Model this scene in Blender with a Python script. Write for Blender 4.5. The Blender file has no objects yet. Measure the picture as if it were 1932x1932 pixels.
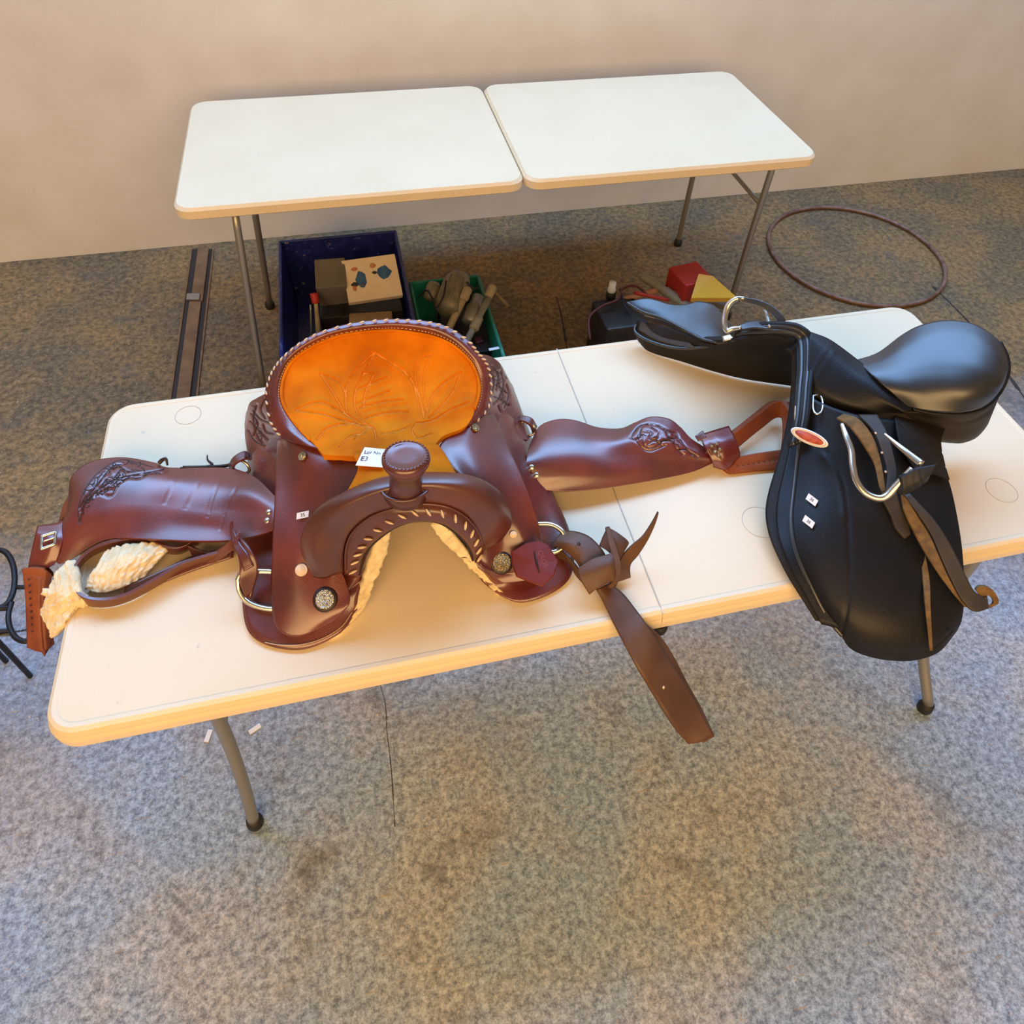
import bpy, bmesh, math, random
import numpy as np
from mathutils import Vector, Matrix, Euler
random.seed(5)
scene = bpy.context.scene
COL = scene.collection
# ---------------------------------------------------------------- camera
CAM = np.array([0.54742511, -0.54730729, 1.91786414])
ROT = (0.80553432, -0.03773667, -0.22552267)
FPX = 1410.146
CY = 700.0
cd = bpy.data.cameras.new('camera'); co = bpy.data.objects.new('camera', cd); COL.objects.link(co)
co.location = CAM; co.rotation_euler = ROT
cd.sensor_width = 36; cd.sensor_fit = 'HORIZONTAL'; cd.lens = FPX/1932*36
cd.shift_y = -(966-CY)/1932; cd.clip_start = .02; cd.clip_end = 60
scene.camera = co
RM = np.array(Euler(ROT, 'XYZ').to_matrix())
# ---------------------------------------------------------------- world and lights
scene.view_settings.view_transform = 'Standard'
scene.view_settings.look = 'None'
scene.view_settings.exposure = 0.0
scene.view_settings.gamma = 1
scene.view_settings.use_curve_mapping = False
w = bpy.data.worlds.new('world'); scene.world = w; w.use_nodes = True
w.node_tree.nodes['Background'].inputs[0].default_value = (1.0, .70, .40, 1)
w.node_tree.nodes['Background'].inputs[1].default_value = .24
def area(name, loc, tgt, sx, sy, power, col):
    l = bpy.data.lights.new(name, 'AREA'); l.shape = 'RECTANGLE'; l.size = sx; l.size_y = sy
    l.energy = power; l.color = col
    o = bpy.data.objects.new(name, l); COL.objects.link(o); o.location = loc
    o.rotation_euler = (Vector(tgt)-Vector(loc)).to_track_quat('-Z', 'Y').to_euler()
    return o
# cool daylight: a roof skylight and the high windows of the back wall; warm lamps on the near side of the room
area('skylight', (1.2, 2.15, 3.4), (1.1, .35, .7), 7.0, 1.7, 330, (.27, .54, 1.0))
area('window_daylight', (-.78, 2.34, 2.75), (-.78, .6, 1.6), 2.2, 1.66, 30, (.27, .54, 1.0))
area('window_daylight', (1.88, 2.34, 2.75), (1.88, .6, 1.6), 2.2, 1.66, 30, (.27, .54, 1.0))
area('ceiling_lamp', (.2, -3.0, 2.6), (1.0, .2, .7), 5.0, 2.2, 200, (1.0, .62, .27))
# ---------------------------------------------------------------- helpers
TZ = 0.74
def PZ(u, v, z):
    d = RM @ np.array([(u-966)/FPX, -(v-CY)/FPX, -1.0]); t = (z-CAM[2])/d[2]
    return CAM + d*t
def P(u, v, h): return PZ(u, v, TZ+h)
def Qpix(X):
    c = (np.asarray(X)-CAM) @ RM
    return np.stack([966+FPX*c[..., 0]/-c[..., 2], CY-FPX*c[..., 1]/-c[..., 2]], -1)
def crs(p, n):
    p = np.asarray(p, float); m = len(p)
    if m == 2:
        t = np.linspace(0, 1, n)[:, None]
        return p[0].reshape(1, -1)*(1-t)+p[1].reshape(1, -1)*t if p.ndim == 2 else None
    e0 = 2*p[0]-p[1]; e1 = 2*p[-1]-p[-2]
    q = np.concatenate([e0[None], p, e1[None]])
    out = []
    for t in np.linspace(0, m-1, n):
        i = min(int(t), m-2); f = t-i
        a, b, c, d = q[i], q[i+1], q[i+2], q[i+3]
        out.append(.5*((2*b)+(c-a)*f+(2*a-5*b+4*c-d)*f*f+(3*b-a-3*c+d)*f**3))
    return np.array(out)
def link(o, parent=None):
    COL.objects.link(o)
    if parent is not None:
        o.parent = parent
        o.matrix_parent_inverse = Matrix.Translation(parent.location).inverted() if parent.rotation_euler[2] == 0 else parent.matrix_basis.inverted()
    return o
def tag(o, label=None, cat=None, group=None, kind=None):
    if label: o['label'] = label
    if cat: o['category'] = cat
    if group: o['group'] = group
    if kind: o['kind'] = kind
    return o
def thing(name, label, cat, loc, group=None):
    o = bpy.data.objects.new(name, None); COL.objects.link(o); o.location = loc; o.empty_display_size = .05
    return tag(o, label, cat, group)
def mesh(name, V, F, mat, parent=None, smooth=True, flat_from=None):
    me = bpy.data.meshes.new(name); me.from_pydata([tuple(map(float, v)) for v in V], [], [tuple(f) for f in F]); me.update()
    me.polygons.foreach_set('use_smooth', [bool(smooth and (flat_from is None or i < flat_from)) for i in range(len(me.polygons))])
    if mat: me.materials.append(mat)
    return link(bpy.data.objects.new(name, me), parent)
class Surf: pass
def gnorm(X):
    du = np.gradient(X, axis=1); dv = np.gradient(X, axis=0)
    n = np.cross(du, dv); n /= (np.linalg.norm(n, axis=-1, keepdims=True)+1e-12)
    return n
def segdist(Pp, A, B):
    d = B-A; L = (d@d)+1e-9
    t = np.clip(((Pp-A)@d)/L, 0, 1)[..., None]
    return np.linalg.norm(Pp-(A+t*d), axis=-1)
def linedist(Q, curves, n=14):
    D = np.full(Q.shape[:-1], 1e9)
    for c in curves:
        pts = crs(np.array(c, float), n*max(1, len(c)-1)) if len(c) > 2 else np.array(c, float)
        for a, b in zip(pts[:-1], pts[1:]): D = np.minimum(D, segdist(Q, a, b))
    return D
def sheet(name, rows, mat, parent, thick=.004, nu=36, nv=18, emboss=None, pad=None, up=None, world=False, under=None):
    """rows of (u, v, h) control points -> a smooth leather sheet of real thickness in world space"""
    R = []
    for r in rows:
        pts = np.array(r, float) if world else np.array([P(*q) for q in r])
        R.append(crs(pts, nu))
    R = np.array(R); X = np.stack([crs(R[:, j], nv) for j in range(nu)], 1)
    N = gnorm(X); ref = np.array(up) if up is not None else None
    s = np.sum(N*(ref if ref is not None else (CAM-X)), -1).mean()
    flip = s < 0
    if flip: N = -N
    if pad:
        t = np.linspace(0, 1, nv)[:, None]; q = np.linspace(0, 1, nu)[None]
        w_ = np.minimum(1, 4.5*np.minimum(t, 1-t))*np.minimum(1, 4.5*np.minimum(q, 1-q))
        w_ = np.sin(w_*math.pi/2)
        X = X + N*(pad*w_)[..., None]
    if emboss:
        Q = Qpix(X)
        for curves, wd, amp in emboss:
            D = linedist(Q, curves); X = X + N*(amp*np.exp(-(D/wd)**2))[..., None]
        N = gnorm(X); N = -N if flip else N
    V = np.concatenate([X.reshape(-1, 3), (X-N*thick).reshape(-1, 3)])
    m = nu*nv; F = []
    for i in range(nv-1):
        for j in range(nu-1):
            a = i*nu+j; f = (a, a+1, a+nu+1, a+nu)
            g = (m+a, m+a+nu, m+a+nu+1, m+a+1)
            F += [f[::-1] if flip else f, g[::-1] if flip else g]
    k = len(F)
    bd = [j for j in range(nu)]+[i*nu+nu-1 for i in range(1, nv)]+[(nv-1)*nu+j for j in range(nu-2, -1, -1)]+[i*nu for i in range(nv-2, 0, -1)]
    for a, b in zip(bd, bd[1:]+bd[:1]):
        f = (a, m+a, m+b, b); F.append(f[::-1] if flip else f)
    o = mesh(name, V, F, mat, parent, True, k)
    if under:
        o.data.materials.append(under)
        for i in range(0, k, 2): o.data.polygons[i+1].material_index = 1
    s = Surf(); s.o = o; s.X = X; s.N = N; s.Q = Qpix(X)
    return s
def hit(s, u, v):
    D = (s.Q[..., 0]-u)**2+(s.Q[..., 1]-v)**2
    i = np.unravel_index(np.argmin(D), D.shape)
    # refine: intersect the pixel ray with the tangent plane there
    p, n = s.X[i], s.N[i]
    d = RM @ np.array([(u-966)/FPX, -(v-CY)/FPX, -1.0])
    dn = d@n
    q = CAM+d*(((p-CAM)@n)/dn) if abs(dn) > .15 else p
    if np.linalg.norm(q-p) > .02: q = p
    return q, n
def sweep(name, pts, rad, mat, parent, n=48, seg=8, closed=False, flatten=None, caps=True):
    pts = np.array(pts, float)
    if closed: pts = np.concatenate([pts, pts[:1]])
    C = crs(pts, n) if len(pts) > 2 else crs(pts, n)
    rad = np.interp(np.linspace(0, 1, n), np.linspace(0, 1, len(rad)), rad) if hasattr(rad, '__len__') else np.full(n, rad)
    T = np.gradient(C, axis=0); T /= np.linalg.norm(T, axis=1, keepdims=True)+1e-12
    up = np.array([0, 0, 1.]); 
    if abs(T[0]@up) > .9: up = np.array([1., 0, 0])
    V = []; B = None
    for i in range(n):
        A = np.cross(T[i], up if B is None else B); A /= np.linalg.norm(A)+1e-12
        B = np.cross(A, T[i])
        for k in range(seg):
            a = 2*math.pi*k/seg
            V.append(C[i]+rad[i]*(A*math.cos(a)+B*math.sin(a)*(flatten or 1)))
    F = []
    for i in range(n-1):
        for k in range(seg):
            a = i*seg+k; b = i*seg+(k+1) % seg; F.append((a, b, b+seg, a+seg))
    if caps and not closed: F.append(tuple(range(seg))[::-1]); F.append(tuple((n-1)*seg+k for k in range(seg)))
    return mesh(name, V, F, mat, parent)
def frame(n, t=None):
    n = np.asarray(n, float); n = n/np.linalg.norm(n)
    t = np.array([1., 0, 0]) if t is None else np.asarray(t, float)
    t = t-(t@n)*n; t /= np.linalg.norm(t); b = np.cross(n, t)
    return t, b, n
def disc(name, c, n, prof, mat, parent, seg=28, sx=1, sy=1, t=None):
    """lathe of (radius, height) profile about normal n at c"""
    t, b, n = frame(n, t); V = []; F = []
    for r, h in prof:
        for k in range(seg):
            a = 2*math.pi*k/seg; V.append(np.array(c)+t*r*sx*math.cos(a)+b*r*sy*math.sin(a)+n*h)
    for i in range(len(prof)-1):
        for k in range(seg):
            a = i*seg+k; e = i*seg+(k+1) % seg; F.append((a, e, e+seg, a+seg))
    F.append(tuple(range(seg))[::-1]); F.append(tuple((len(prof)-1)*seg+k for k in range(seg)))
    return mesh(name, V, F, mat, parent)
def hexa(name, top, bot, mat, parent=None, bevel=0, seg=2):
    """box from four top and four bottom corners"""
    V = list(top)+list(bot)
    F = [(0, 1, 2, 3), (7, 6, 5, 4), (0, 4, 5, 1), (1, 5, 6, 2), (2, 6, 7, 3), (3, 7, 4, 0)]
    bm = bmesh.new(); vs = [bm.verts.new(tuple(map(float, v))) for v in V]
    for f in F: bm.faces.new([vs[i] for i in f])
    bmesh.ops.recalc_face_normals(bm, faces=bm.faces[:])
    if bevel: bmesh.ops.bevel(bm, geom=bm.edges[:]+bm.verts[:], offset=bevel, segments=seg, profile=.5, affect='EDGES')
    me = bpy.data.meshes.new(name); bm.to_mesh(me); bm.free()
    for p in me.polygons: p.use_smooth = False
    if mat: me.materials.append(mat)
    return link(bpy.data.objects.new(name, me), parent)
def box(name, c, s, mat, parent=None, rz=0, bevel=.003, tilt=(0, 0)):
    M = Matrix.Translation(Vector(c)) @ Euler((tilt[0], tilt[1], rz)).to_matrix().to_4x4()
    x, y, z = s[0]/2, s[1]/2, s[2]/2
    q = [(-x, -y), (x, -y), (x, y), (-x, y)]
    return hexa(name, [M@Vector((a, b, z)) for a, b in q], [M@Vector((a, b, -z)) for a, b in q], mat, parent, bevel)
def text(name, body, c, n, t, size, mat, parent, ext=.0002):
    cu = bpy.data.curves.new(name, 'FONT'); cu.body = body; cu.size = size; cu.extrude = ext; cu.align_x = 'CENTER'; cu.align_y = 'CENTER'
    cu.materials.append(mat)
    tt, b, nn = frame(n, t); o = bpy.data.objects.new(name, cu)
    COL.objects.link(o); dg = bpy.context.evaluated_depsgraph_get(); me = bpy.data.meshes.new_from_object(o.evaluated_get(dg)); bpy.data.objects.remove(o); o = bpy.data.objects.new(name, me)
    M = Matrix(((tt[0], b[0], nn[0], c[0]), (tt[1], b[1], nn[1], c[1]), (tt[2], b[2], nn[2], c[2]), (0, 0, 0, 1)))
    COL.objects.link(o)
    if parent is not None:
        o.parent = parent; M = Matrix.Translation(-Vector(parent.location)) @ M
    o.matrix_local = M
    return o
# ---------------------------------------------------------------- materials
def mat(name, col, rough=.5, metal=0, col2=None, nscale=8, bump=0, bscale=200, coat=0, sheen=0, spots=None, spec=.5, detail=5, bkind='noise', crough=.2, lo=.35, hi=.65):
    m = bpy.data.materials.new(name); m.use_nodes = True; nt = m.node_tree; b = nt.nodes['Principled BSDF']
    b.inputs['Base Color'].default_value = (*col, 1); b.inputs['Roughness'].default_value = rough
    b.inputs['Metallic'].default_value = metal; b.inputs['Coat Weight'].default_value = coat
    b.inputs['Coat Roughness'].default_value = crough; b.inputs['Coat IOR'].default_value = 1.9; b.inputs['Specular IOR Level'].default_value = spec
    if sheen: b.inputs['Sheen Weight'].default_value = sheen; b.inputs['Sheen Roughness'].default_value = .5; b.inputs['Sheen Tint'].default_value = (*[min(1, c*1.6+.1) for c in col], 1)
    tc = nt.nodes.new('ShaderNodeTexCoord')
    if col2:
        n = nt.nodes.new('ShaderNodeTexNoise'); n.inputs['Scale'].default_value = nscale; n.inputs['Detail'].default_value = detail
        nt.links.new(tc.outputs['Object'], n.inputs['Vector'])
        r = nt.nodes.new('ShaderNodeValToRGB'); r.color_ramp.elements[0].position = lo; r.color_ramp.elements[1].position = hi
        r.color_ramp.elements[0].color = (*col, 1); r.color_ramp.elements[1].color = (*col2, 1)
        nt.links.new(n.outputs['Fac'], r.inputs[0]); out = r.outputs[0]
        if spots:
            n2 = nt.nodes.new('ShaderNodeTexNoise'); n2.inputs['Scale'].default_value = spots[1]; n2.inputs['Detail'].default_value = 3
            nt.links.new(tc.outputs['Object'], n2.inputs['Vector'])
            r2 = nt.nodes.new('ShaderNodeValToRGB'); r2.color_ramp.elements[0].position = spots[2]; r2.color_ramp.elements[1].position = spots[2]+.06
            r2.color_ramp.elements[0].color = (0, 0, 0, 1); r2.color_ramp.elements[1].color = (1, 1, 1, 1)
            nt.links.new(n2.outputs['Fac'], r2.inputs[0])
            mx = nt.nodes.new('ShaderNodeMix'); mx.data_type = 'RGBA'; mx.inputs[7].default_value = (*spots[0], 1)
            nt.links.new(r2.outputs[0], mx.inputs[0]); nt.links.new(out, mx.inputs[6]); out = mx.outputs[2]
        nt.links.new(out, b.inputs['Base Color'])
    if bump:
        if bkind == 'voronoi':
            n = nt.nodes.new('ShaderNodeTexVoronoi'); n.inputs['Scale'].default_value = bscale; o_ = n.outputs['Distance']
        else:
            n = nt.nodes.new('ShaderNodeTexNoise'); n.inputs['Scale'].default_value = bscale; n.inputs['Detail'].default_value = 4; o_ = n.outputs['Fac']
        nt.links.new(tc.outputs['Object'], n.inputs['Vector'])
        bp = nt.nodes.new('ShaderNodeBump'); bp.inputs['Strength'].default_value = bump; bp.inputs['Distance'].default_value = .002
        nt.links.new(o_, bp.inputs['Height']); nt.links.new(bp.outputs[0], b.inputs['Normal'])
    return m
M_LEA = mat('oiled_brown_leather', (.085, .009, .007), .5, col2=(.165, .020, .013), nscale=11, bump=.28, bscale=380, coat=.8, crough=.27, bkind='voronoi', spec=.3)
M_LEA.node_tree.nodes['Principled BSDF'].inputs['Coat IOR'].default_value = 1.9
M_LEAR = mat('red_brown_leather', (.13, .022, .010), .5, col2=(.085, .014, .008), nscale=10, bump=.12, bscale=420, coat=.7, crough=.3, spec=.3)
M_FORK = mat('fork_leather', (.115, .024, .008), .5, col2=(.065, .011, .006), nscale=8, bump=.1, bscale=300, coat=.7, crough=.3, spec=.3)
M_KEEP = mat('oxblood_keeper_leather', (.17, .020, .016), .4, col2=(.13, .016, .012), nscale=20, bump=.2, bscale=300)
M_ORG = mat('orange_suede', (.74, .22, .003), .85, col2=(.52, .125, .001), nscale=14, bump=.4, bscale=400, detail=9, spec=.15)
M_TAN = mat('tan_stirrup_leather', (.30, .072, .018), .55, col2=(.20, .042, .012), nscale=22, bump=.3, bscale=350)
M_LAT = mat('brown_latigo_leather', (.115, .048, .018), .5, col2=(.075, .028, .011), nscale=12, bump=.2, bscale=300)
M_LATI = mat('brown_latigo_inner', (.13, .06, .026), .7, col2=(.09, .035, .015), nscale=20, bump=.3, bscale=300)
M_DRK = mat('dark_leather_edge', (.022, .009, .006), .5, bump=.2, bscale=200)
M_BLK = mat('black_saddle_leather', (.004, .004, .005), .5, col2=(.009, .008, .008), nscale=9, bump=.15, bscale=330, bkind='voronoi', coat=.06, crough=.4, spec=.25)
M_BLKS = mat('black_seat_leather', (.005, .006, .008), .5, col2=(.008, .009, .012), nscale=14, bump=.15, bscale=500, bkind='voronoi', coat=.65, crough=.36, spec=.3)
M_BLKW = mat('worn_black_leather', (.006, .005, .005), .6, col2=(.022, .015, .010), nscale=5, bump=.2, bscale=300, spec=.3)
M_FELT = mat('grey_panel_lining', (.035, .034, .032), .8, col2=(.055, .05, .045), nscale=60)
M_SUE = mat('ochre_suede_strap', (.21, .115, .030), .85, col2=(.11, .062, .020), nscale=60, bump=.6, bscale=300)
M_SUED = mat('dark_stirrup_leather', (.030, .024, .019), .6, col2=(.05, .034, .02), nscale=30, bump=.3, bscale=300)
M_FLC = mat('cream_fleece', (.86, .72, .46), .95, col2=(.74, .58, .33), nscale=60, bump=.5, bscale=220, sheen=.3)
M_SIL = mat('nickel_metal', (.72, .68, .60), .28, 1, bump=.08, bscale=80)
M_CON = mat('engraved_concho', (.60, .54, .42), .36, 1, bump=.9, bscale=420, bkind='voronoi')
M_CONB = mat('engraved_brass_concho', (.42, .32, .17), .4, 1, bump=.9, bscale=420, bkind='voronoi')
M_RAW = mat('rawhide_lace', (.78, .62, .44), .5, col2=(.66, .48, .32), nscale=80)
M_THR = mat('pale_thread', (.55, .36, .24), .7)
M_THRD = mat('dark_stitch', (.05, .02, .012), .7)
M_PAP = mat('white_paper', (.85, .84, .83), .7)
M_INK = mat('black_ink', (.03, .03, .035), .6)
M_TAB = mat('blow_moulded_plastic', (.82, .67, .44), .42, col2=(.79, .64, .41), nscale=5, bump=.18, bscale=650, spots=((.62, .53, .38), 42, .72), spec=.45)
M_GRV = mat('table_groove', (.60, .54, .43), .6)
M_GAL = mat('grey_steel_tube', (.36, .34, .30), .38, .7, bump=.1, bscale=50)
M_RUB = mat('black_rubber', (.015, .015, .017), .6)
M_IRON = mat('black_iron', (.012, .012, .014), .45, .3, bump=.4, bscale=90)
M_BLUE = mat('blue_plastic', (.010, .016, .14), .35, col2=(.02, .03, .22), nscale=30, spots=((.30, .26, .34), 60, .66))
M_GRN = mat('green_plastic', (.012, .20, .12), .4, col2=(.02, .26, .17), nscale=20)
M_GREY = mat('grey_card', (.19, .165, .13), .7, col2=(.15, .13, .10), nscale=14)
M_CREAM = mat('cream_board', (.92, .74, .52), .6, col2=(.85, .66, .46), nscale=20)
M_PBLUE = mat('print_blue', (.03, .10, .24), .6, col2=(.05, .15, .32), nscale=60)
M_DARK = mat('dark_plastic', (.012, .010, .009), .5, col2=(.03, .022, .016), nscale=20)
M_WOOD = mat('pale_wood', (.40, .27, .14), .7, col2=(.28, .17, .08), nscale=22, bump=.3, bscale=60)
M_REDP = mat('red_plastic', (.48, .025, .015), .45)
M_YEL = mat('yellow_plastic', (.78, .42, .02), .45)
M_BEI = mat('beige_pipe', (.50, .40, .23), .5, col2=(.42, .33, .2), nscale=40)
M_GPL = mat('grey_green_pipe', (.33, .32, .25), .45, col2=(.26, .25, .2), nscale=30)
M_STL = mat('cast_motor_metal', (.35, .29, .19), .5, .3, col2=(.22, .19, .14), nscale=40, bump=.3, bscale=80)
M_ORP = mat('orange_tool_grip', (.60, .18, .06), .5, col2=(.5, .3, .16), nscale=40)
M_REDC = mat('dark_red_cable', (.12, .022, .018), .5)
M_PINK = mat('rusty_hoop_metal', (.26, .17, .13), .5, .3, col2=(.14, .07, .05), nscale=30)
# floor: stained workshop concrete, with cool and warm light put into its colour
def floor_mat():
    m = bpy.data.materials.new('stained_light_tinted_concrete'); m.use_nodes = True; nt = m.node_tree; b = nt.nodes['Principled BSDF']
    N = nt.nodes.new; L = nt.links.new
    tc = N('ShaderNodeTexCoord')
    def noise(s, d=6, dist=0):
        n = N('ShaderNodeTexNoise'); n.inputs['Scale'].default_value = s; n.inputs['Detail'].default_value = d; n.inputs['Distortion'].default_value = dist
        L(tc.outputs['Object'], n.inputs['Vector']); return n.outputs['Fac']
    def ramp(f, *e):
        r = N('ShaderNodeValToRGB'); cr_ = r.color_ramp
        cr_.elements[0].position = e[0][0]; cr_.elements[0].color = (*e[0][1], 1)
        cr_.elements[1].position = e[-1][0]; cr_.elements[1].color = (*e[-1][1], 1)
        for p, c in e[1:-1]: x = cr_.elements.new(p); x.color = (*c, 1)
        L(f, r.inputs[0]); return r.outputs[0]
    def mix(f, a, c, mode='MIX'):
        x = N('ShaderNodeMix'); x.data_type = 'RGBA'; x.blend_type = mode
        L(f, x.inputs[0]) if not isinstance(f, float) else setattr(x.inputs[0], 'default_value', f)
        L(a, x.inputs[6]) if not isinstance(a, tuple) else setattr(x.inputs[6], 'default_value', (*a, 1))
        L(c, x.inputs[7]) if not isinstance(c, tuple) else setattr(x.inputs[7], 'default_value', (*c, 1))
        return x.outputs[2]
    def grain(sc, lo, hi, rough=.75):
        n = N('ShaderNodeTexNoise'); n.inputs['Scale'].default_value = sc; n.inputs['Detail'].default_value = 10; n.inputs['Roughness'].default_value = rough
        L(tc.outputs['Object'], n.inputs['Vector']); m_ = N('ShaderNodeMapRange'); L(n.outputs['Fac'], m_.inputs[0]); m_.inputs[1].default_value = lo; m_.inputs[2].default_value = hi; return m_.outputs[0]
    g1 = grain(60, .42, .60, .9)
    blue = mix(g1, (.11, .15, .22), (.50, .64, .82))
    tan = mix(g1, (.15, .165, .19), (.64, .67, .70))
    grey = mix(grain(2.6, .44, .60, .6), blue, tan)  # bluish grey carries the cool light of the near floor in its colour
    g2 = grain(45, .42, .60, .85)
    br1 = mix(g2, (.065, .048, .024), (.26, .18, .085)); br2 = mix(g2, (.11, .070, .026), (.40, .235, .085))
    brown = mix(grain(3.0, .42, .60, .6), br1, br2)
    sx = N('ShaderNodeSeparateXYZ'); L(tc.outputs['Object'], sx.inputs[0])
    # brown deepens away from the bench: dirt, plus missing cool light painted in; ragged border
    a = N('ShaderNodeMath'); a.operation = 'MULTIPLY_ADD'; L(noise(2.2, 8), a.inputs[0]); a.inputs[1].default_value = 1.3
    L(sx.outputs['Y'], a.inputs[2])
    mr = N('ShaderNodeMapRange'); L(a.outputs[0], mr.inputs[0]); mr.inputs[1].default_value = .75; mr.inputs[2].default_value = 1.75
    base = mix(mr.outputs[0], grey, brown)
    base = mix(grain(5, .56, .74, .7), base, (.09, .085, .08))
    # thin stray straw-coloured scratches
    mp = N('ShaderNodeMapping'); mp.inputs['Rotation'].default_value = (0, 0, .9); mp.inputs['Scale'].default_value = (9, 90, 1); L(tc.outputs['Object'], mp.inputs['Vector'])
    ns = N('ShaderNodeTexNoise'); ns.inputs['Scale'].default_value = 1.6; ns.inputs['Detail'].default_value = 3; L(mp.outputs[0], ns.inputs['Vector'])
    base = mix(ramp(ns.outputs['Fac'], (.66, (0, 0, 0)), (.74, (.7, .7, .7))), base, (.40, .29, .16))
    sp = ramp(noise(110, 2), (.68, (0, 0, 0)), (.74, (.8, .8, .8)))
    base = mix(sp, base, (.55, .48, .38))
    L(base, b.inputs['Base Color']); b.inputs['Roughness'].default_value = .75
    bp = N('ShaderNodeBump'); bp.inputs['Strength'].default_value = .5; bp.inputs['Distance'].default_value = .004
    L(noise(70, 6), bp.inputs['Height']); L(bp.outputs[0], b.inputs['Normal'])
    return m
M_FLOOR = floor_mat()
M_WALL = mat('white_painted_wall', (.78, .76, .72), .8, col2=(.72, .69, .63), nscale=4, bump=.4, bscale=40)
M_CHAN = mat('rusty_channel_wood', (.24, .13, .055), .75, col2=(.16, .085, .035), nscale=18, bump=.5, bscale=60)
M_STEELD = mat('dark_steel_channel', (.03, .022, .016), .7)
# ---------------------------------------------------------------- room
WY = 2.42
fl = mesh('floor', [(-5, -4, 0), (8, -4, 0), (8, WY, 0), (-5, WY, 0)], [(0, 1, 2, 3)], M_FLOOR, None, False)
tag(fl, 'stained concrete workshop floor, warm and cool light put into its brown and grey', kind='structure')
wb = hexa('wall_back', [(-5, WY, 4), (8, WY, 4), (8, WY+.15, 4), (-5, WY+.15, 4)], [(-5, WY, 0), (8, WY, 0), (8, WY+.15, 0), (-5, WY+.15, 0)], M_WALL)
tag(wb, 'white painted wall behind the clutter', kind='structure')
# floor channel with a wooden strip
a0 = PZ(363, 470, 0); a1 = PZ(322, 760, 0); b0 = PZ(404, 470, 0); b1 = PZ(372, 760, 0)
ch = mesh('trim_1', [a0+[0, 0, .001], a1+[0, 0, .001], b1+[0, 0, .001], b0+[0, 0, .001]], [(0, 1, 2, 3)], M_STEELD, None, False)
tag(ch, 'dark steel channel sunk into the floor left of the table', kind='structure')
def lerp(a, b, t): return a*(1-t)+b*t
def strip(x0, x1, t0, t1, z0, z1, nm, m, par):
    q = [lerp(lerp(a0, a1, t), lerp(b0, b1, t), x) for x, t in ((x0, t0), (x1, t0), (x1, t1), (x0, t1))]
    return hexa(nm, [p+[0, 0, z1] for p in q], [p+[0, 0, z0] for p in q], m, par, .001)
strip(.28, .78, 0, .40, .001, .010, 'plank', M_CHAN, ch); strip(.22, .72, .405, 1, .001, .010, 'plank', M_CHAN, ch)
strip(-.06, .02, 0, 1, 0, .006, 'channel_lip', M_CHAN, ch); strip(.94, 1.02, 0, 1, 0, .006, 'channel_lip', M_CHAN, ch)
strip(.10, .66, .36, .40, .008, .018, 'metal_cleat', M_GAL, ch)
# ---------------------------------------------------------------- folding table
LX = 0.98635; WT = .70
tb = thing('folding_table', 'long white plastic folding table carrying both saddles', 'table', (LX, .35, 0))
def half_top(x0, x1, rl, rr, name):
    """one half of the top: rounded outer corners, rolled edge, small lip"""
    def outline(ins):
        pts = []
        cs = [(x0, 0, rl, math.pi, 1.5*math.pi), (x1, 0, rr, 1.5*math.pi, 2*math.pi), (x1, WT, rr, 0, .5*math.pi), (x0, WT, rl, .5*math.pi, math.pi)]
        for cx, cy, r, a, b in cs:
            ccx = cx+(r if cx == x0 else -r); ccy = cy+(r if cy == 0 else -r); rr_ = max(r-ins, .0005)
            ccx2 = ccx; ccy2 = ccy
            if r-ins < .0005:
                ccx2 = cx+(ins if cx == x0 else -ins); ccy2 = cy+(ins if cy == 0 else -ins)
            for k in range(9):
                t = a+(b-a)*k/8; xx = ccx2+rr_*math.cos(t)
                if r < .01: xx = cx+(1 if cx == x0 else -1)*min(ins, .0004)
                pts.append((xx, ccy2+rr_*math.sin(t)))
        return pts
    prof = [(.006, -.044), (.0, -.040), (.0, -.024), (.002, -.020), (.0035, -.018), (.0035, -.012), (.007, -.004), (.013, 0), (.020, -.0006), (.022, -.0016), (.026, -.0016)]
    V = []; F = []; n = 36
    for ins, z in prof: V += [(x, y, TZ+z) for x, y in outline(ins)]
    for i in range(len(prof)-1):
        for k in range(n):
            a = i*n+k; b = i*n+(k+1) % n; F.append((a, b, b+n, a+n))
    F.append(tuple((len(prof)-1)*n+k for k in range(n))); F.append(tuple(range(n))[::-1])
    return mesh(name, V, F, M_TAB, tb, False)
half_top(0, LX-.0001, .055, .002, 'tabletop_panel'); half_top(LX+.0001, 2*LX-.04, .002, .055, 'tabletop_panel')
hexa('fold_seam', [(LX-.0012, .006, TZ-.0003), (LX+.0012, .006, TZ-.0003), (LX+.0012, WT-.006, TZ-.0003), (LX-.0012, WT-.006, TZ-.0003)], [(LX-.0012, .006, TZ-.03), (LX+.0012, .006, TZ-.03), (LX+.0012, WT-.006, TZ-.03), (LX-.0012, WT-.006, TZ-.03)], M_GRV, tb)
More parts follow.
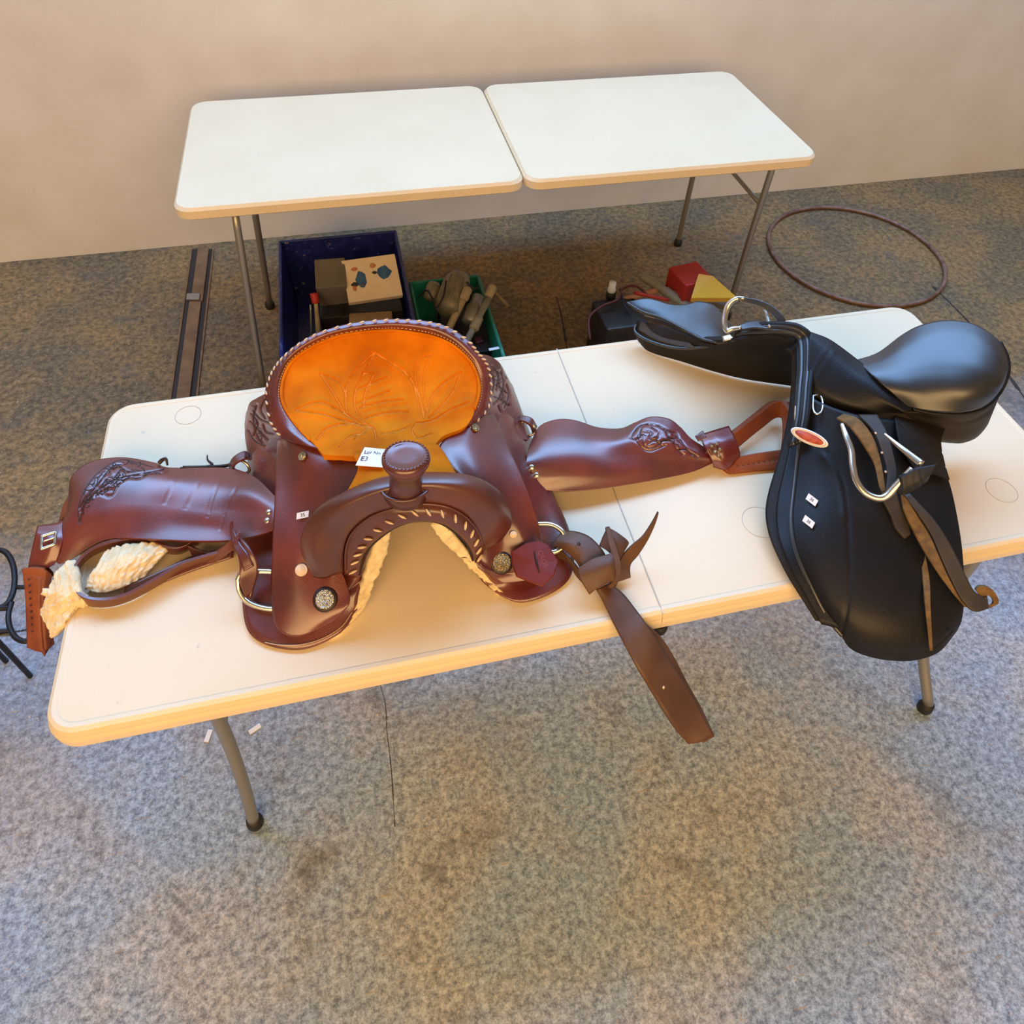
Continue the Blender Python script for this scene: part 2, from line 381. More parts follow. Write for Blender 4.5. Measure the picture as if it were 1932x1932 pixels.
# moulded ring marks on the top
for (u, v, r) in ((355, 783, .026), (1435, 985, .035), (1890, 925, .03)):
    c = P(u, v, -.0012); sweep('moulded_ring', [c+[r*math.cos(a), r*math.sin(a), 0] for a in np.linspace(0, 2*math.pi, 20, endpoint=False)], .0006, M_GRV, tb, 60, 4, True)
def leg_tube(pts, r=.013, nm='leg', par=None): return sweep(nm, pts, r, M_GAL, par or tb, 30, 12)
def foot(c, par): 
    return disc('rubber_foot', c, (0, 0, 1), [(.0, -.0), (.017, 0), (.019, .012), (.016, .030), (.010, .034)], M_RUB, par, 16)
ft = PZ(1742, 1337, 0); fl2 = PZ(434, 1437, 0)
L1 = leg_tube([(1.80, .10, .70), (1.80, .09, .45), (1.80, .085, .30), (1.812, .055, .16), (ft[0], ft[1], .03)]); foot((ft[0], ft[1], 0), L1)
L2 = leg_tube([(1.80, .60, .70), (1.80, .61, .40), (1.81, .64, .18), (1.83, .68, .03)]); foot((1.83, .68, 0), L2)
lx = fl2[0]
L3 = leg_tube([(.20, .10, .70), (.19, .10, .40), (.18, .08, .18), (.17, .06, .03)]); foot((.17, .06, 0), L3)
L4 = leg_tube([(.20, .60, .70), (.19, .60, .40), (.17, .63, .18), (.16, .66, .03)]); foot((.16, .66, 0), L4)
sweep('leg_crossbar', [(1.80, .09, .42), (1.80, .61, .42)], .008, M_GAL, tb, 4, 8); sweep('leg_crossbar', [(.19, .10, .42), (.19, .60, .42)], .008, M_GAL, tb, 4, 8)
box('frame_rail', (LX, .06, .685), (1.75, .022, .02), M_GAL, tb); box('frame_rail', (LX, .64, .685), (1.75, .022, .02), M_GAL, tb)
disc('hinge_knob', (LX+.003, .010, .676), (0, 0, 1), [(.012, 0), (.016, .004), (.016, .016), (.010, .020)], M_RUB, tb, 16)
# ================================================================ western saddle
ws = thing('western_saddle', 'brown western saddle with orange suede seat, horn and fenders spread out on the table', 'saddle', tuple(P(760, 930, 0)))
def S(name, rows, m, **k): return sheet(name, rows, m, ws, **k)
# --- skirts (lowest leather layer)
skL = S('skirt', [
    [(560, 770, .13), (600, 860, .13), (650, 930, .125), (690, 985, .125), (730, 1002, .125), (712, 1040, .080)],
    [(500, 760, .095), (545, 860, .105), (585, 950, .10), (610, 1050, .065), (655, 1105, .045), (690, 1085, .050)],
    [(468, 772, .055), (490, 880, .06), (505, 960, .05), (520, 1060, .04), (570, 1150, .03), (676, 1122, .035)],
    [(461, 800, .035), (468, 900, .03), (458, 1000, .018), (456, 1120, .010), (475, 1200, .006), (560, 1226, .005), (640, 1196, .008), (674, 1150, .015)]],
    M_LEA, thick=.005, nu=60, nv=30)
skR = S('skirt', [
    [(880, 720, .14), (860, 800, .13), (850, 880, .13), (845, 960, .13), (835, 998, .135)],
    [(930, 700, .10), (940, 800, .115), (950, 900, .115), (930, 1000, .09), (880, 1045, .07), (868, 1040, .08)],
    [(962, 720, .05), (992, 820, .055), (1020, 930, .05), (1010, 1030, .03), (950, 1095, .02), (893, 1068, .035)],
    [(974, 745, .03), (1005, 830, .03), (1044, 930, .02), (1074, 1000, .012), (1082, 1070, .008), (1053, 1112, .005), (979, 1136, .005), (917, 1104, .008), (888, 1062, .02)]],
    M_LEA, thick=.005, nu=60, nv=30)
# --- cream fleece under the skirts
def fleece(rows, name='fleece_lining', thick=.012, parent=None, amp=.004, nu=110, nv=26, seed=1, folds=0):
    R = [crs(np.array([P(*q) for q in r]), nu) for r in rows]
    R = np.array(R); X = np.stack([crs(R[:, j], nv) for j in range(nu)], 1); N = gnorm(X)
    if np.sum(N*(CAM-X), -1).mean() < 0: N = -N
    rs = np.random.RandomState(seed)
    def smooth(a, k):
        for _ in range(k): a = (a+np.roll(a, 1, 0)+np.roll(a, -1, 0)+np.roll(a, 1, 1)+np.roll(a, -1, 1))/5
        return a/np.abs(a).max()
    X = X+N*(amp*(smooth(rs.randn(*X.shape[:2]), 6)+.35*smooth(rs.randn(*X.shape[:2]), 1)))[..., None]
    if folds:
        jj = np.linspace(0, 1, nu)[None, :]+.05*smooth(rs.randn(*X.shape[:2]), 20)
        X = X+N*(.0035*np.abs(np.sin(jj*math.pi*folds)))[..., None]
    V = np.concatenate([X.reshape(-1, 3), (X-N*thick).reshape(-1, 3)]); m = nu*nv; F = []
    for i in range(nv-1):
        for j in range(nu-1):
            a = i*nu+j; F += [(a, a+1, a+nu+1, a+nu), (m+a, m+a+nu, m+a+nu+1, m+a+1)]
    bd = list(range(nu))+[i*nu+nu-1 for i in range(1, nv)]+[(nv-1)*nu+j for j in range(nu-2, -1, -1)]+[i*nu for i in range(nv-2, 0, -1)]
    for a, b in zip(bd, bd[1:]+bd[:1]): F.append((a, m+a, m+b, b))
    o = mesh(name, V, F, M_FLC, parent or ws); return o
fleece([[(722, 1000, .155), (700, 1060, .09), (680, 1120, .035), (660, 1165, .012), (615, 1208, .002)],
        [(738, 1006, .135), (728, 1048, .085), (706, 1100, .035), (688, 1145, .012), (640, 1200, .002)]], nv=8, amp=.005)
fleece([[(812, 990, .16), (838, 1025, .12), (868, 1052, .07), (900, 1085, .02), (940, 1122, .004)],
        [(836, 990, .165), (858, 1010, .13), (888, 1050, .075), (915, 1088, .025), (950, 1118, .008)]], nv=8, seed=3, amp=.004)
# --- rear jockeys (tooled)
def tool_curves(cx, cy, pts): return [[(cx+x, cy+y) for x, y in c] for c in pts]
rjL_em = [([[(478, 775), (490, 790), (512, 800)], [(472, 795), (488, 812), (505, 830)], [(500, 752), (492, 772), (500, 790)], [(468, 812), (480, 832), (500, 842)],
            [(484, 764), (478, 790), (484, 820), (494, 838)], [(496, 800), (502, 815), (516, 820)], [(474, 780), (486, 800), (478, 822)]], 2.0, -.0022)]
rjL = S('rear_jockey', [
    [(502, 742, .150), (512, 790, .150), (530, 822, .148), (560, 842, .150)],
    [(483, 752, .110), (490, 790, .108), (508, 828, .104), (535, 862, .110)],
    [(470, 762, .080), (472, 798, .072), (486, 838, .068), (520, 880, .072)],
    [(463, 790, .055), (462, 822, .048), (470, 856, .045), (500, 905, .046)]], M_LEA, nu=90, nv=70, emboss=rjL_em)
rjR_em = [([[(930, 690), (940, 710), (936, 735)], [(945, 700), (950, 725), (942, 750), (930, 762)], [(955, 725), (960, 745), (952, 770)], [(925, 700), (932, 722), (926, 745)],
            [(938, 700), (955, 712)], [(934, 725), (958, 742)], [(932, 748), (962, 765)], [(940, 765), (945, 778)]], 2.0, -.0022)]
rjR = S('rear_jockey', [
    [(908, 668, .165), (925, 700, .155), (926, 745, .150), (905, 800, .150)],
    [(925, 672, .135), (942, 705, .120), (944, 760, .112), (935, 800, .120)],
    [(940, 682, .105), (958, 718, .088), (966, 765, .082), (965, 825, .085)],
    [(948, 692, .085), (967, 730, .065), (984, 778, .058), (996, 830, .06)]], M_LEA, nu=90, nv=70, emboss=rjR_em)
# --- seat jockeys: the broad smooth front leathers
jkL = S('seat_jockey', [
    [(600, 838, .180), (655, 860, .188), (700, 885, .192), (700, 940, .178), (655, 1000, .130), (636, 1050, .095), (652, 1096, .072)],
    [(548, 830, .160), (590, 880, .165), (618, 935, .150), (616, 1000, .115), (606, 1060, .085), (622, 1112, .068), (660, 1122, .062)],
    [(530, 828, .140), (548, 890, .135), (560, 960, .120), (562, 1030, .100), (560, 1100, .070), (590, 1160, .045), (655, 1146, .055)],
    [(523, 828, .125), (521, 890, .120), (517, 960, .108), (513, 1040, .084), (511, 1120, .045), (522, 1186, .024), (565, 1200, .022), (628, 1174, .034)]],
    M_LEA, thick=.005, nu=60, nv=36)
jkR = S('seat_jockey', [
    [(872, 800, .182), (828, 842, .192), (840, 872, .195), (880, 905, .180), (915, 960, .135), (915, 1030, .085), (900, 1050, .065)],
    [(895, 795, .175), (880, 850, .185), (905, 905, .165), (940, 965, .120), (950, 1020, .075), (936, 1072, .045), (908, 1068, .06)],
    [(915, 780, .145), (935, 840, .150), (955, 905, .135), (978, 970, .100), (992, 1030, .065), (990, 1078, .035), (925, 1088, .035)],
    [(928, 772, .125), (957, 838, .136), (986, 900, .120), (1008, 960, .092), (1024, 1020, .045), (1034, 1062, .03), (1015, 1090, .025), (945, 1102, .022)]],
    M_LEA, thick=.005, nu=60, nv=36)
# --- cantle band
outer = [(548, 836, .165), (522, 818, .170), (507, 793, .180), (500, 744, .205), (507, 711, .225), (519, 689, .240), (537, 669, .252), (564, 647, .268), (601, 627, .284), (656, 611, .298), (713, 603, .306), (763, 602, .308), (813, 607, .304), (850, 619, .294), (887, 644, .272), (902, 664, .256), (917, 681, .240), (926, 706, .220), (928, 744, .195), (920, 773, .182), (890, 806, .175)]
inner = [(600, 846, .195), (585, 829, .192), (559, 801, .190), (536, 765, .200), (531, 738, .212), (536, 710, .226), (552, 681, .240), (589, 654, .258), (639, 634, .274), (688, 626, .284), (720, 624, .288), (748, 624, .289), (788, 629, .286), (820, 636, .281), (850, 649, .272), (875, 669, .257), (892, 690, .242), (903, 720, .222), (903, 745, .210), (895, 772, .198), (872, 803, .190)]
mid = [((a[0]+b[0])/2, (a[1]+b[1])/2, (a[2]+b[2])/2+.006) for a, b in zip(outer, inner)]
back = [(a[0]+(a[0]-b[0])*.10, a[1]+(a[1]-b[1])*.10-1, a[2]-.035) for a, b in zip(outer, inner)]
cb = sheet('cantle_binding', [inner, mid, outer], M_LEA, ws, nu=120, nv=14, thick=.006)
# back of the cantle falls away behind
ob = [P(*q) for q in outer]; cc = np.mean(ob, axis=0)
bk = [[p+0 for p in ob], [p+np.array([(p[0]-cc[0])*.02, .025, -.03]) for p in ob], [np.array([p[0]+(p[0]-cc[0])*.03, p[1]+.04, max(TZ+.06, p[2]-.12)]) for p in ob]]
sheet('cantle_back', bk, M_LEA, ws, nu=90, nv=12, thick=.005, world=True, up=(0, 1, .2))
# --- seat: padded orange suede with quilted petals
seat_rows = [
    [(536, 768, .200), (531, 738, .212), (536, 710, .226), (552, 681, .240), (589, 654, .258), (639, 634, .274), (688, 626, .284), (748, 624, .289), (788, 629, .286), (837, 642, .276), (875, 669, .257), (897, 700, .236), (903, 731, .216), (898, 768, .200)],
    [(550, 790, .196), (560, 745, .206), (575, 715, .218), (600, 688, .230), (640, 668, .244), (680, 660, .254), (730, 656, .258), (790, 662, .254), (835, 682, .242), (862, 710, .226), (880, 740, .212), (890, 790, .196)],
    [(575, 820, .194), (598, 785, .197), (625, 755, .203), (660, 735, .210), (700, 726, .215), (740, 724, .216), (785, 732, .212), (820, 752, .205), (850, 778, .200), (874, 808, .194)],
    [(598, 845, .194), (630, 822, .192), (665, 808, .192), (700, 802, .193), (735, 801, .193), (770, 803, .193), (803, 808, .194), (838, 822, .198)],
    [(609, 857, .200), (640, 860, .206), (676, 861, .211), (705, 858, .213), (740, 856, .214), (775, 852, .213), (800, 846, .212), (822, 838, .210)]]
petals = [
    [(708, 664), (680, 690), (658, 720), (652, 750), (655, 780)], [(708, 664), (690, 700), (672, 735), (670, 770), (690, 800), (705, 808)],
    [(708, 664), (745, 690), (775, 715), (785, 745), (792, 785)], [(700, 664), (740, 685), (765, 702), (790, 745), (800, 780)],
    [(604, 705), (625, 735), (645, 770), (655, 785)], [(604, 705), (640, 722), (655, 750)],
    [(558, 775), (600, 760), (640, 775), (680, 800)], [(558, 775), (610, 782), (660, 798), (700, 808)],
    [(598, 830), (620, 808), (670, 798)], [(670, 830), (690, 812), (705, 810), (710, 830)],
    [(783, 690), (785, 720), (795, 760), (800, 790)], [(815, 668), (802, 700), (800, 740), (806, 775)], [(783, 690), (795, 675), (815, 668)],
    [(870, 702), (835, 725), (815, 750), (805, 785)], [(870, 702), (855, 740), (830, 770), (810, 790)],
    [(885, 760), (850, 775), (815, 795), (785, 800)], [(785, 800), (778, 815), (790, 828), (815, 820)],
    [(685, 705), (705, 705)], [(676, 735), (700, 725), (730, 712)], [(672, 762), (700, 752), (735, 738)], [(680, 770), (720, 760), (760, 755)], [(690, 790), (730, 780), (770, 778)], [(705, 708), (690, 740), (686, 770)],
    [(640, 845), (660, 825), (690, 818)], [(720, 820), (750, 815), (775, 805)]]
seat = sheet('seat', seat_rows, M_ORG, ws, thick=.012, nu=230, nv=150, pad=.006, emboss=[(petals, 9, .0040), (petals, 2.0, -.0045)])
# suede strip running forward under the horn
st2 = S('seat_front_strip', [[(665, 856, .216), (715, 850, .222), (770, 842, .222), (826, 838, .216)],
                             [(675, 885, .218), (720, 876, .226), (775, 866, .226), (842, 860, .218)],
                             [(652, 932, .212), (715, 915, .232), (785, 905, .232), (864, 900, .214)]], M_ORG, thick=.004, nu=40, nv=24)
# piping around the seat
sweep('seat_piping', [P(a[0], a[1], a[2]+.002) for a in inner[1:-1]], .0032, M_ORG, ws, 120, 8)
# stitching rows along the cantle
def along(pts, n): return crs(np.array([P(*q) for q in pts]), n)
def stitches(name, path, normals, ln, wd, m, parent, slant=0.0, lift=.0016):
    """one small lace stitch per path point"""
    T = np.gradient(path, axis=0)
    base = None
    for i, (c, n) in enumerate(zip(path, normals)):
        t, b, nn = frame(n, T[i]); d = t*math.cos(slant)+b*math.sin(slant); e = np.cross(nn, d)
        V = []
        for s_ in np.linspace(-1, 1, 5):
            w_ = wd*math.sqrt(max(0, 1-(s_*.92)**2)); z = lift*(1-.7*s_*s_)
            V += [c+d*s_*ln-e*w_-nn*.001, c+d*s_*ln+nn*z, c+d*s_*ln+e*w_-nn*.001]
        F = [(3*k+j, 3*k+j+1, 3*k+j+4, 3*k+j+3) for k in range(4) for j in range(2)]+[(0, 3, 6, 9, 12, 14, 11, 8, 5, 2)]
        o = mesh(name, V, F, m, parent)
ci = along([(a[0]*.9+b[0]*.1, a[1]*.9+b[1]*.1, a[2]+.004) for a, b in zip(outer[1:], mid[1:])], 46)
cbn = [np.array([(c[0]-.57)*.8, -.35, 1.])/np.linalg.norm([(c[0]-.57)*.8, -.35, 1.]) for c in ci]
stitches('lace_stitch', ci, cbn, .0046, .0024, M_RAW, cb.o, .45)
cj = along([((a[0]*.22+b[0]*.78), (a[1]*.22+b[1]*.78), a[2]*.22+b[2]*.78+.003) for a, b in zip(outer[1:-1], inner[1:-1])], 100)
V = []; F = []
for i in range(0, 99, 1):
    c = cj[i]; d = (cj[min(i+1, 99)]-cj[i])*.30; n_ = np.array([0, -.3, 1.])/1.04; e = np.cross(d, n_); e = e/np.linalg.norm(e)*.0010
    k = len(V); V += [c-d-e, c-d+e, c+d+e, c+d-e, c-d+n_*.0015, c+d+n_*.0015]; F += [(k, k+4, k+5, k+3), (k+4, k+1, k+2, k+5), (k, k+1, k+4), (k+3, k+5, k+2)]
tag(mesh('cantle_stitching', V, F, M_THR, ws, False), 'fine pale stitching along the seat edge', kind='stuff')
# --- fork with swells
fk = S('fork', [
    [(600, 1088, .07), (590, 1060, .09), (600, 1000, .13), (625, 960, .16), (665, 935, .19), (720, 915, .215), (768, 908, .22), (820, 905, .215), (880, 910, .19), (920, 930, .16), (945, 965, .12), (945, 1000, .10), (930, 1022, .08)],
    [(592, 1089, .085), (568, 1040, .115), (572, 1000, .150), (600, 958, .190), (649, 928, .222), (710, 903, .245), (768, 893, .252), (825, 890, .247), (885, 896, .228), (934, 919, .190), (960, 955, .150), (965, 990, .120), (950, 1015, .095)],
    [(610, 1092, .085), (592, 1050, .125), (604, 1000, .170), (640, 960, .215), (690, 935, .242), (735, 920, .258), (772, 915, .262), (820, 912, .258), (872, 918, .240), (920, 940, .205), (946, 972, .165), (950, 1000, .125), (935, 1028, .095)],
    [(628, 1086, .088), (624, 1045, .128), (636, 1005, .165), (668, 972, .200), (708, 950, .224), (742, 938, .238), (775, 934, .242), (815, 934, .240), (855, 944, .225), (892, 966, .192), (915, 995, .152), (922, 1020, .115), (915, 1038, .09)],
    [(648, 1080, .080), (649, 1038, .122), (660, 1006, .155), (686, 980, .186), (716, 965, .208), (745, 956, .220), (776, 951, .225), (815, 950, .222), (850, 957, .212), (880, 974, .184), (902, 1002, .148), (912, 1028, .112), (908, 1045, .085)]],
    M_FORK, thick=.008, nu=90, nv=50)
rim = S('gullet_rim', [
    [(650, 1084, .080), (650, 1038, .122), (661, 1006, .155), (687, 980, .186), (717, 965, .208), (746, 956, .220), (777, 951, .225), (815, 950, .222), (850, 957, .212), (880, 974, .184), (902, 1002, .148), (912, 1028, .112), (908, 1047, .085)],
    [(662, 1088, .076), (664, 1045, .118), (678, 1014, .150), (702, 990, .180), (727, 977, .200), (752, 970, .212), (780, 966, .218), (812, 966, .216), (843, 973, .206), (868, 988, .182), (890, 1012, .148), (900, 1034, .112), (900, 1054, .085)],
    [(675, 1090, .070), (683, 1050, .108), (700, 1026, .138), (722, 1008, .166), (742, 996, .184), (762, 988, .194), (785, 984, .200), (810, 983, .198), (836, 988, .188), (858, 1001, .168), (880, 1022, .136), (892, 1042, .104), (896, 1062, .078)],
    [(668, 1088, .060), (684, 1048, .098), (703, 1022, .130), (724, 1004, .158), (744, 992, .176), (763, 984, .188), (785, 980, .194), (810, 979, .190), (834, 984, .180), (854, 996, .160), (876, 1018, .128), (890, 1042, .095), (897, 1060, .065)]],
    M_FORK, thick=.006, nu=80, nv=26)
# inner gullet lining (dark throat)
S('gullet_lining', [
    [(676, 1086, .064), (684, 1048, .100), (703, 1024, .130), (744, 993, .176), (785, 981, .192), (834, 986, .180), (880, 1022, .128), (895, 1058, .07)],
    [(672, 1070, .060), (690, 1030, .100), (712, 1000, .120), (750, 975, .150), (787, 965, .160), (832, 968, .150), (870, 1000, .110), (888, 1040, .06)]],
  M_DRK, thick=.004, nu=40, nv=8)
rl = [(666, 1078), (670, 1055), (678, 1040), (690, 1020), (710, 1001), (740, 981), (768, 969), (798, 966), (830, 966), (862, 978), (883, 995), (895, 1015), (903, 1035), (903, 1052)]
gl = crs(np.array(rl, float), 17)
pts = []; nn_ = []
for i_, (u, v) in enumerate(gl):
    p, n = hit(rim, u, v); pts.append(p+n*.001); nn_.append(n)
pts = np.array(pts); pts[1:-1] = (pts[:-2]+2*pts[1:-1]+pts[2:])/4; nn_ = np.array(nn_); nn_[1:-1] = (nn_[:-2]+nn_[1:-1]+nn_[2:])/3
stitches('lace_stitch', pts+nn_*.0015, nn_, .0072, .0031, M_RAW, rim.o, -.9, .0028)
sweep('gullet_welt', [hit(rim, u, v)[0]+hit(rim, u, v)[1]*.001 for u, v in ((652, 1075), (653, 1038), (663, 1008), (688, 983), (718, 967), (776, 953), (815, 952), (850, 959), (880, 977), (902, 1004), (911, 1030))], .0022, M_FORK, ws, 60, 6)
# --- horn
hc = P(766, 865, .314); hb = P(765, 917, .250)
ax = (hc-hb); ax = np.array([.03, .15, 1.]); ax /= np.linalg.norm(ax)
hn = disc('horn_neck', hb-ax*.012, (hc-hb), [(.034, -.004), (.030, .006), (.0255, .018), (.024, .032), (.025, .045), (.028, .056), (.031, .064), (.030, .078)], M_FORK, ws, 36)
cap = disc('horn_cap', hc, ax, [(.026, -.017), (.031, -.013), (.0345, -.008), (.036, -.003), (.0355, .003), (.032, .006), (.0285, .0066), (.027, .0056), (.015, .0058), (.002, .0058)], M_LEA, ws, 48)
t_, b_, n_ = frame(ax)
for k in range(34):
    a = 2*math.pi*k/34; c = hc+(t_*math.cos(a)+b_*math.sin(a))*.0318+n_*.0062
    d = (t_*math.cos(a)+b_*math.sin(a)); tt = np.cross(n_, d); q = d*.6+tt*.8
    sweep('cap_lacing', [c-q*.0030-n_*.0012, c+n_*.0012, c+q*.0030-n_*.0016], [.0009, .0016, .0009], M_LEAR, cap, 5, 5)
sweep('horn_collar', [hb-n_*.002+(t_*math.cos(a)*.036+b_*math.sin(a)*.030) for a in np.linspace(0, 2*math.pi, 18, endpoint=False)], .003, M_FORK, ws, 50, 6, True)
# --- conchos
def concho(s, u, v, r, m=M_CON, bed=True, sx=1, name='concho'):
    p, n = hit(s, u, v); n = n*.8+np.array([0, 0, .2]); n /= np.linalg.norm(n)
    if bed: disc('concho_rosette', p, n, [(r*1.28, 0), (r*1.3, .002), (r*1.15, .0035)], M_DRK, ws, 28)
    c = disc(name, p+n*.002, n, [(r, -.001), (r, .0022), (r*.93, .0034), (r*.85, .0028), (r*.6, .0045), (r*.2, .0055), (r*.02, .0056)], m, ws, 32)
    return c
concho(jkL, 614, 1131, .0155); concho(jkR, 946, 1061, .0158, M_CONB)
concho(jkL, 573, 862, .0078, M_CONB, False); concho(jkR, 895, 809, .0078, M_CONB, False)
concho(jkL, 569, 1076, .0100, M_RAW, False, name='rawhide_button'); concho(jkR, 968, 1008, .0060, M_RAW, False, name='rawhide_button')
sweep('skirt_edge_stitching', [hit(skL, u, v)[0]+[0, 0, .002] for u, v in ((500, 1213), (530, 1218), (570, 1217), (610, 1205), (645, 1183), (665, 1155))], .0009, M_THR, ws, 40, 5)
# --- oxblood keeper on the right
kpt = [(964, 1042, 0.072), (991, 1026, 0.074), (1016, 1021, 0.072), (1034, 1029, 0.07), (1053, 1061, 0.062), (1045, 1087, 0.058), (1023, 1107, 0.054), (998, 1098, 0.056), (974, 1088, 0.058), (966, 1066, 0.064)]
def plate(name, outline, thick, m, parent, z_add=0):
    pts = np.array([P(*q) for q in outline]); c = pts.mean(0); n = np.zeros(3)
    for a, b in zip(pts, np.roll(pts, -1, 0)): n += np.cross(a-c, b-c)
    n /= np.linalg.norm(n)
    if n@(CAM-c) < 0: n = -n
    k = len(pts); ins = c+(pts-c)*.95
    V = list(ins+n*thick)+list(pts+n*thick*.6)+list(pts-n*.001)+[c+n*thick]
    F = [(i, (i+1) % k, 3*k) for i in range(k)]+[(i, k+i, k+(i+1) % k, (i+1) % k) for i in range(k)]+[(k+i, 2*k+i, 2*k+(i+1) % k, k+(i+1) % k) for i in range(k)]
    F.append(tuple(2*k+i for i in range(k)))
    o = mesh(name, V, F, m, parent, False); bm = bmesh.new(); bm.from_mesh(o.data); bmesh.ops.recalc_face_normals(bm, faces=bm.faces[:]); bm.to_mesh(o.data); bm.free()
    return o, c, n
kp, kc, kn = plate('latigo_keeper', kpt, .006, M_KEEP, ws)
kp['label'] = 'oxblood red leather keeper with a slot'
def onplane(u, v, c, n):
    d = RM @ np.array([(u-966)/FPX, -(v-CY)/FPX, -1.0]); return CAM+d*(((c-CAM)@n)/(d@n))
sweep('keeper_slot', [onplane(u, v, kc+kn*.0065, kn) for u, v in ((1008, 1040), (1012, 1060), (1018, 1082))], [.0008, .0022, .0008], M_DRK, kp, 14, 6)
k0 = onplane(1018, 1062, kc, kn)+kn*.0065; kt = onplane(1030, 1088, kc, kn)-onplane(1012, 1042, kc, kn)
text('stamped_lettering', 'CROUP', onplane(1025, 1062, kc, kn)+kn*.0062, kn, kt, .012, mat('stamped_letter_red', (.26, .06, .05), .5), kp)
# --- fenders
fe = [([[(150, 985), (160, 950), (185, 925), (215, 905), (245, 898), (285, 890), (310, 885)],
        [(152, 965), (165, 938), (190, 905), (212, 880), (230, 876)],
        [(160, 950), (182, 930), (208, 936), (222, 915), (240, 902), (262, 902), (280, 893), (305, 892)],
        [(175, 915), (190, 920), (200, 905), (215, 912), (228, 895)], [(180, 935), (195, 925), (212, 925)], [(205, 890), (215, 900), (228, 886), (242, 890)],
        [(168, 930), (180, 918), (186, 900)], [(150, 958), (160, 940), (172, 930)], [(195, 930), (205, 918), (218, 905), (232, 905)], [(212, 884), (224, 880), (236, 886)]], 1.8, -.0026),
      ([[(420, 900), (400, 940), (392, 975)], [(455, 905), (430, 950), (415, 1000)], [(330, 900), (310, 950)], [(380, 900), (350, 960)]], 1.4, -.0008)]
fL = S('fender', [
    [(126, 972, .022), (129, 932, .038), (134, 901, .052), (157, 878, .058), (190, 866, .060), (238, 863, .058), (293, 873, .052), (321, 882, .050), (419, 882, .056), (458, 889, .064), (487, 904, .078), (521, 938, .092)],
    [(112, 995, .026), (135, 960, .050), (160, 930, .064), (200, 905, .068), (250, 900, .066), (300, 905, .062), (360, 912, .062), (420, 918, .070), (470, 928, .084), (519, 955, .094)],
    [(104, 1025, .020), (125, 1000, .038), (155, 975, .052), (200, 955, .058), (260, 950, .058), (320, 955, .054), (390, 965, .058), (450, 965, .070), (518, 972, .092)],
    [(102, 1048, .014), (118, 1036, .020), (148, 1014, .034), (200, 990, .046), (260, 985, .048), (330, 990, .046), (400, 995, .052), (455, 994, .066), (516, 988, .088)],
    [(104, 1058, .008), (114, 1064, .006), (140, 1052, .012), (173, 1030, .026), (210, 1016, .036), (265, 1017, .040), (363, 1021, .044), (433, 1020, .055), (475, 1013, .070), (514, 1001, .082)]],
    M_LEA, thick=.005, nu=150, nv=80, emboss=fe)
fe2 = [([[(1190, 825), (1198, 812), (1208, 803), (1225, 800), (1245, 804), (1258, 812), (1276, 818), (1282, 832)],
         [(1198, 830), (1212, 822), (1214, 838), (1228, 845), (1242, 840), (1252, 832), (1268, 832), (1276, 846), (1290, 858)],
         [(1215, 812), (1230, 815), (1226, 828), (1240, 828), (1245, 815)], [(1222, 838), (1236, 832), (1250, 842)],
         [(1270, 820), (1285, 832), (1298, 850), (1316, 862)], [(1278, 850), (1295, 848), (1306, 858)], [(1258, 812), (1262, 824), (1274, 828)], [(1205, 822), (1210, 808)], [(1228, 805), (1240, 812)], [(1190, 825), (1200, 832), (1212, 845), (1226, 851), (1240, 847), (1256, 840)]], 1.8, -.0026)]
fR = S('fender', [
    [(1003, 830, .060), (1019, 803, .066), (1052, 791, .068), (1086, 793, .064), (1128, 806, .054), (1170, 808, .052), (1198, 797, .058), (1228, 786, .064), (1262, 790, .060), (1284, 806, .050), (1304, 827, .040), (1333, 846, .030)],
    [(996, 850, .072), (1030, 832, .078), (1080, 828, .074), (1140, 835, .062), (1190, 830, .064), (1240, 822, .068), (1285, 838, .052), (1338, 856, .030)],
    [(992, 872, .074), (1040, 865, .076), (1090, 862, .070), (1150, 864, .056), (1200, 858, .052), (1250, 853, .052), (1300, 858, .040), (1343, 864, .028)],
    [(993, 890, .064), (1040, 898, .060), (1090, 896, .054), (1160, 892, .044), (1210, 884, .040), (1260, 876, .036), (1305, 870, .030), (1346, 869, .024)],
    [(996, 906, .052), (1010, 920, .044), (1044, 927, .038), (1086, 927, .034), (1156, 919, .028), (1239, 905, .022), (1304, 891, .018), (1345, 874, .018)]],
    M_LEA, thick=.005, nu=150, nv=80, emboss=fe2)
def tooling(s, curves, r=.0011, m=None, nm='tooling'):
    V = []; F = []
    for c in curves:
        pts = crs(np.array(c, float), 6*max(2, len(c))) if len(c) > 2 else np.array(c, float)
        W = []; Nn = []
        for u, v in pts:
            p, n = hit(s, u, v); W.append(p); Nn.append(n)
        W = np.array(W); T = np.gradient(W, axis=0)
        for i, (p, n) in enumerate(zip(W, Nn)):
            e = np.cross(T[i], n); e = e/(np.linalg.norm(e)+1e-9)*r*(.5+.5*math.sin(math.pi*(i+.6)/(len(W)+.2)))
            V += [p-e+n*.0003, p+n*.0009, p+e+n*.0003]
            if i: k = len(V)-6; F += [(k, k+1, k+4, k+3), (k+1, k+2, k+5, k+4)]
    return mesh(nm, V, F, m or M_DRK, s.o)
def leafy(path, rs, k, ln):
    out = []; C = crs(np.array(path, float), k)
    for i, c in enumerate(C):
        a = rs.uniform(0, 6.28); d = np.array([math.cos(a), math.sin(a)])*ln*rs.uniform(.6, 1.2); e = np.array([-d[1], d[0]])*rs.uniform(-.6, .6)
        out.append([tuple(c-d*.5), tuple(c+e*.5), tuple(c+d*.5)])
    return out
_r = np.random.RandomState(4)
tooling(seat, petals, .0016, mat('quilting_thread', (.78, .25, .025), .8), 'quilting_stitch')
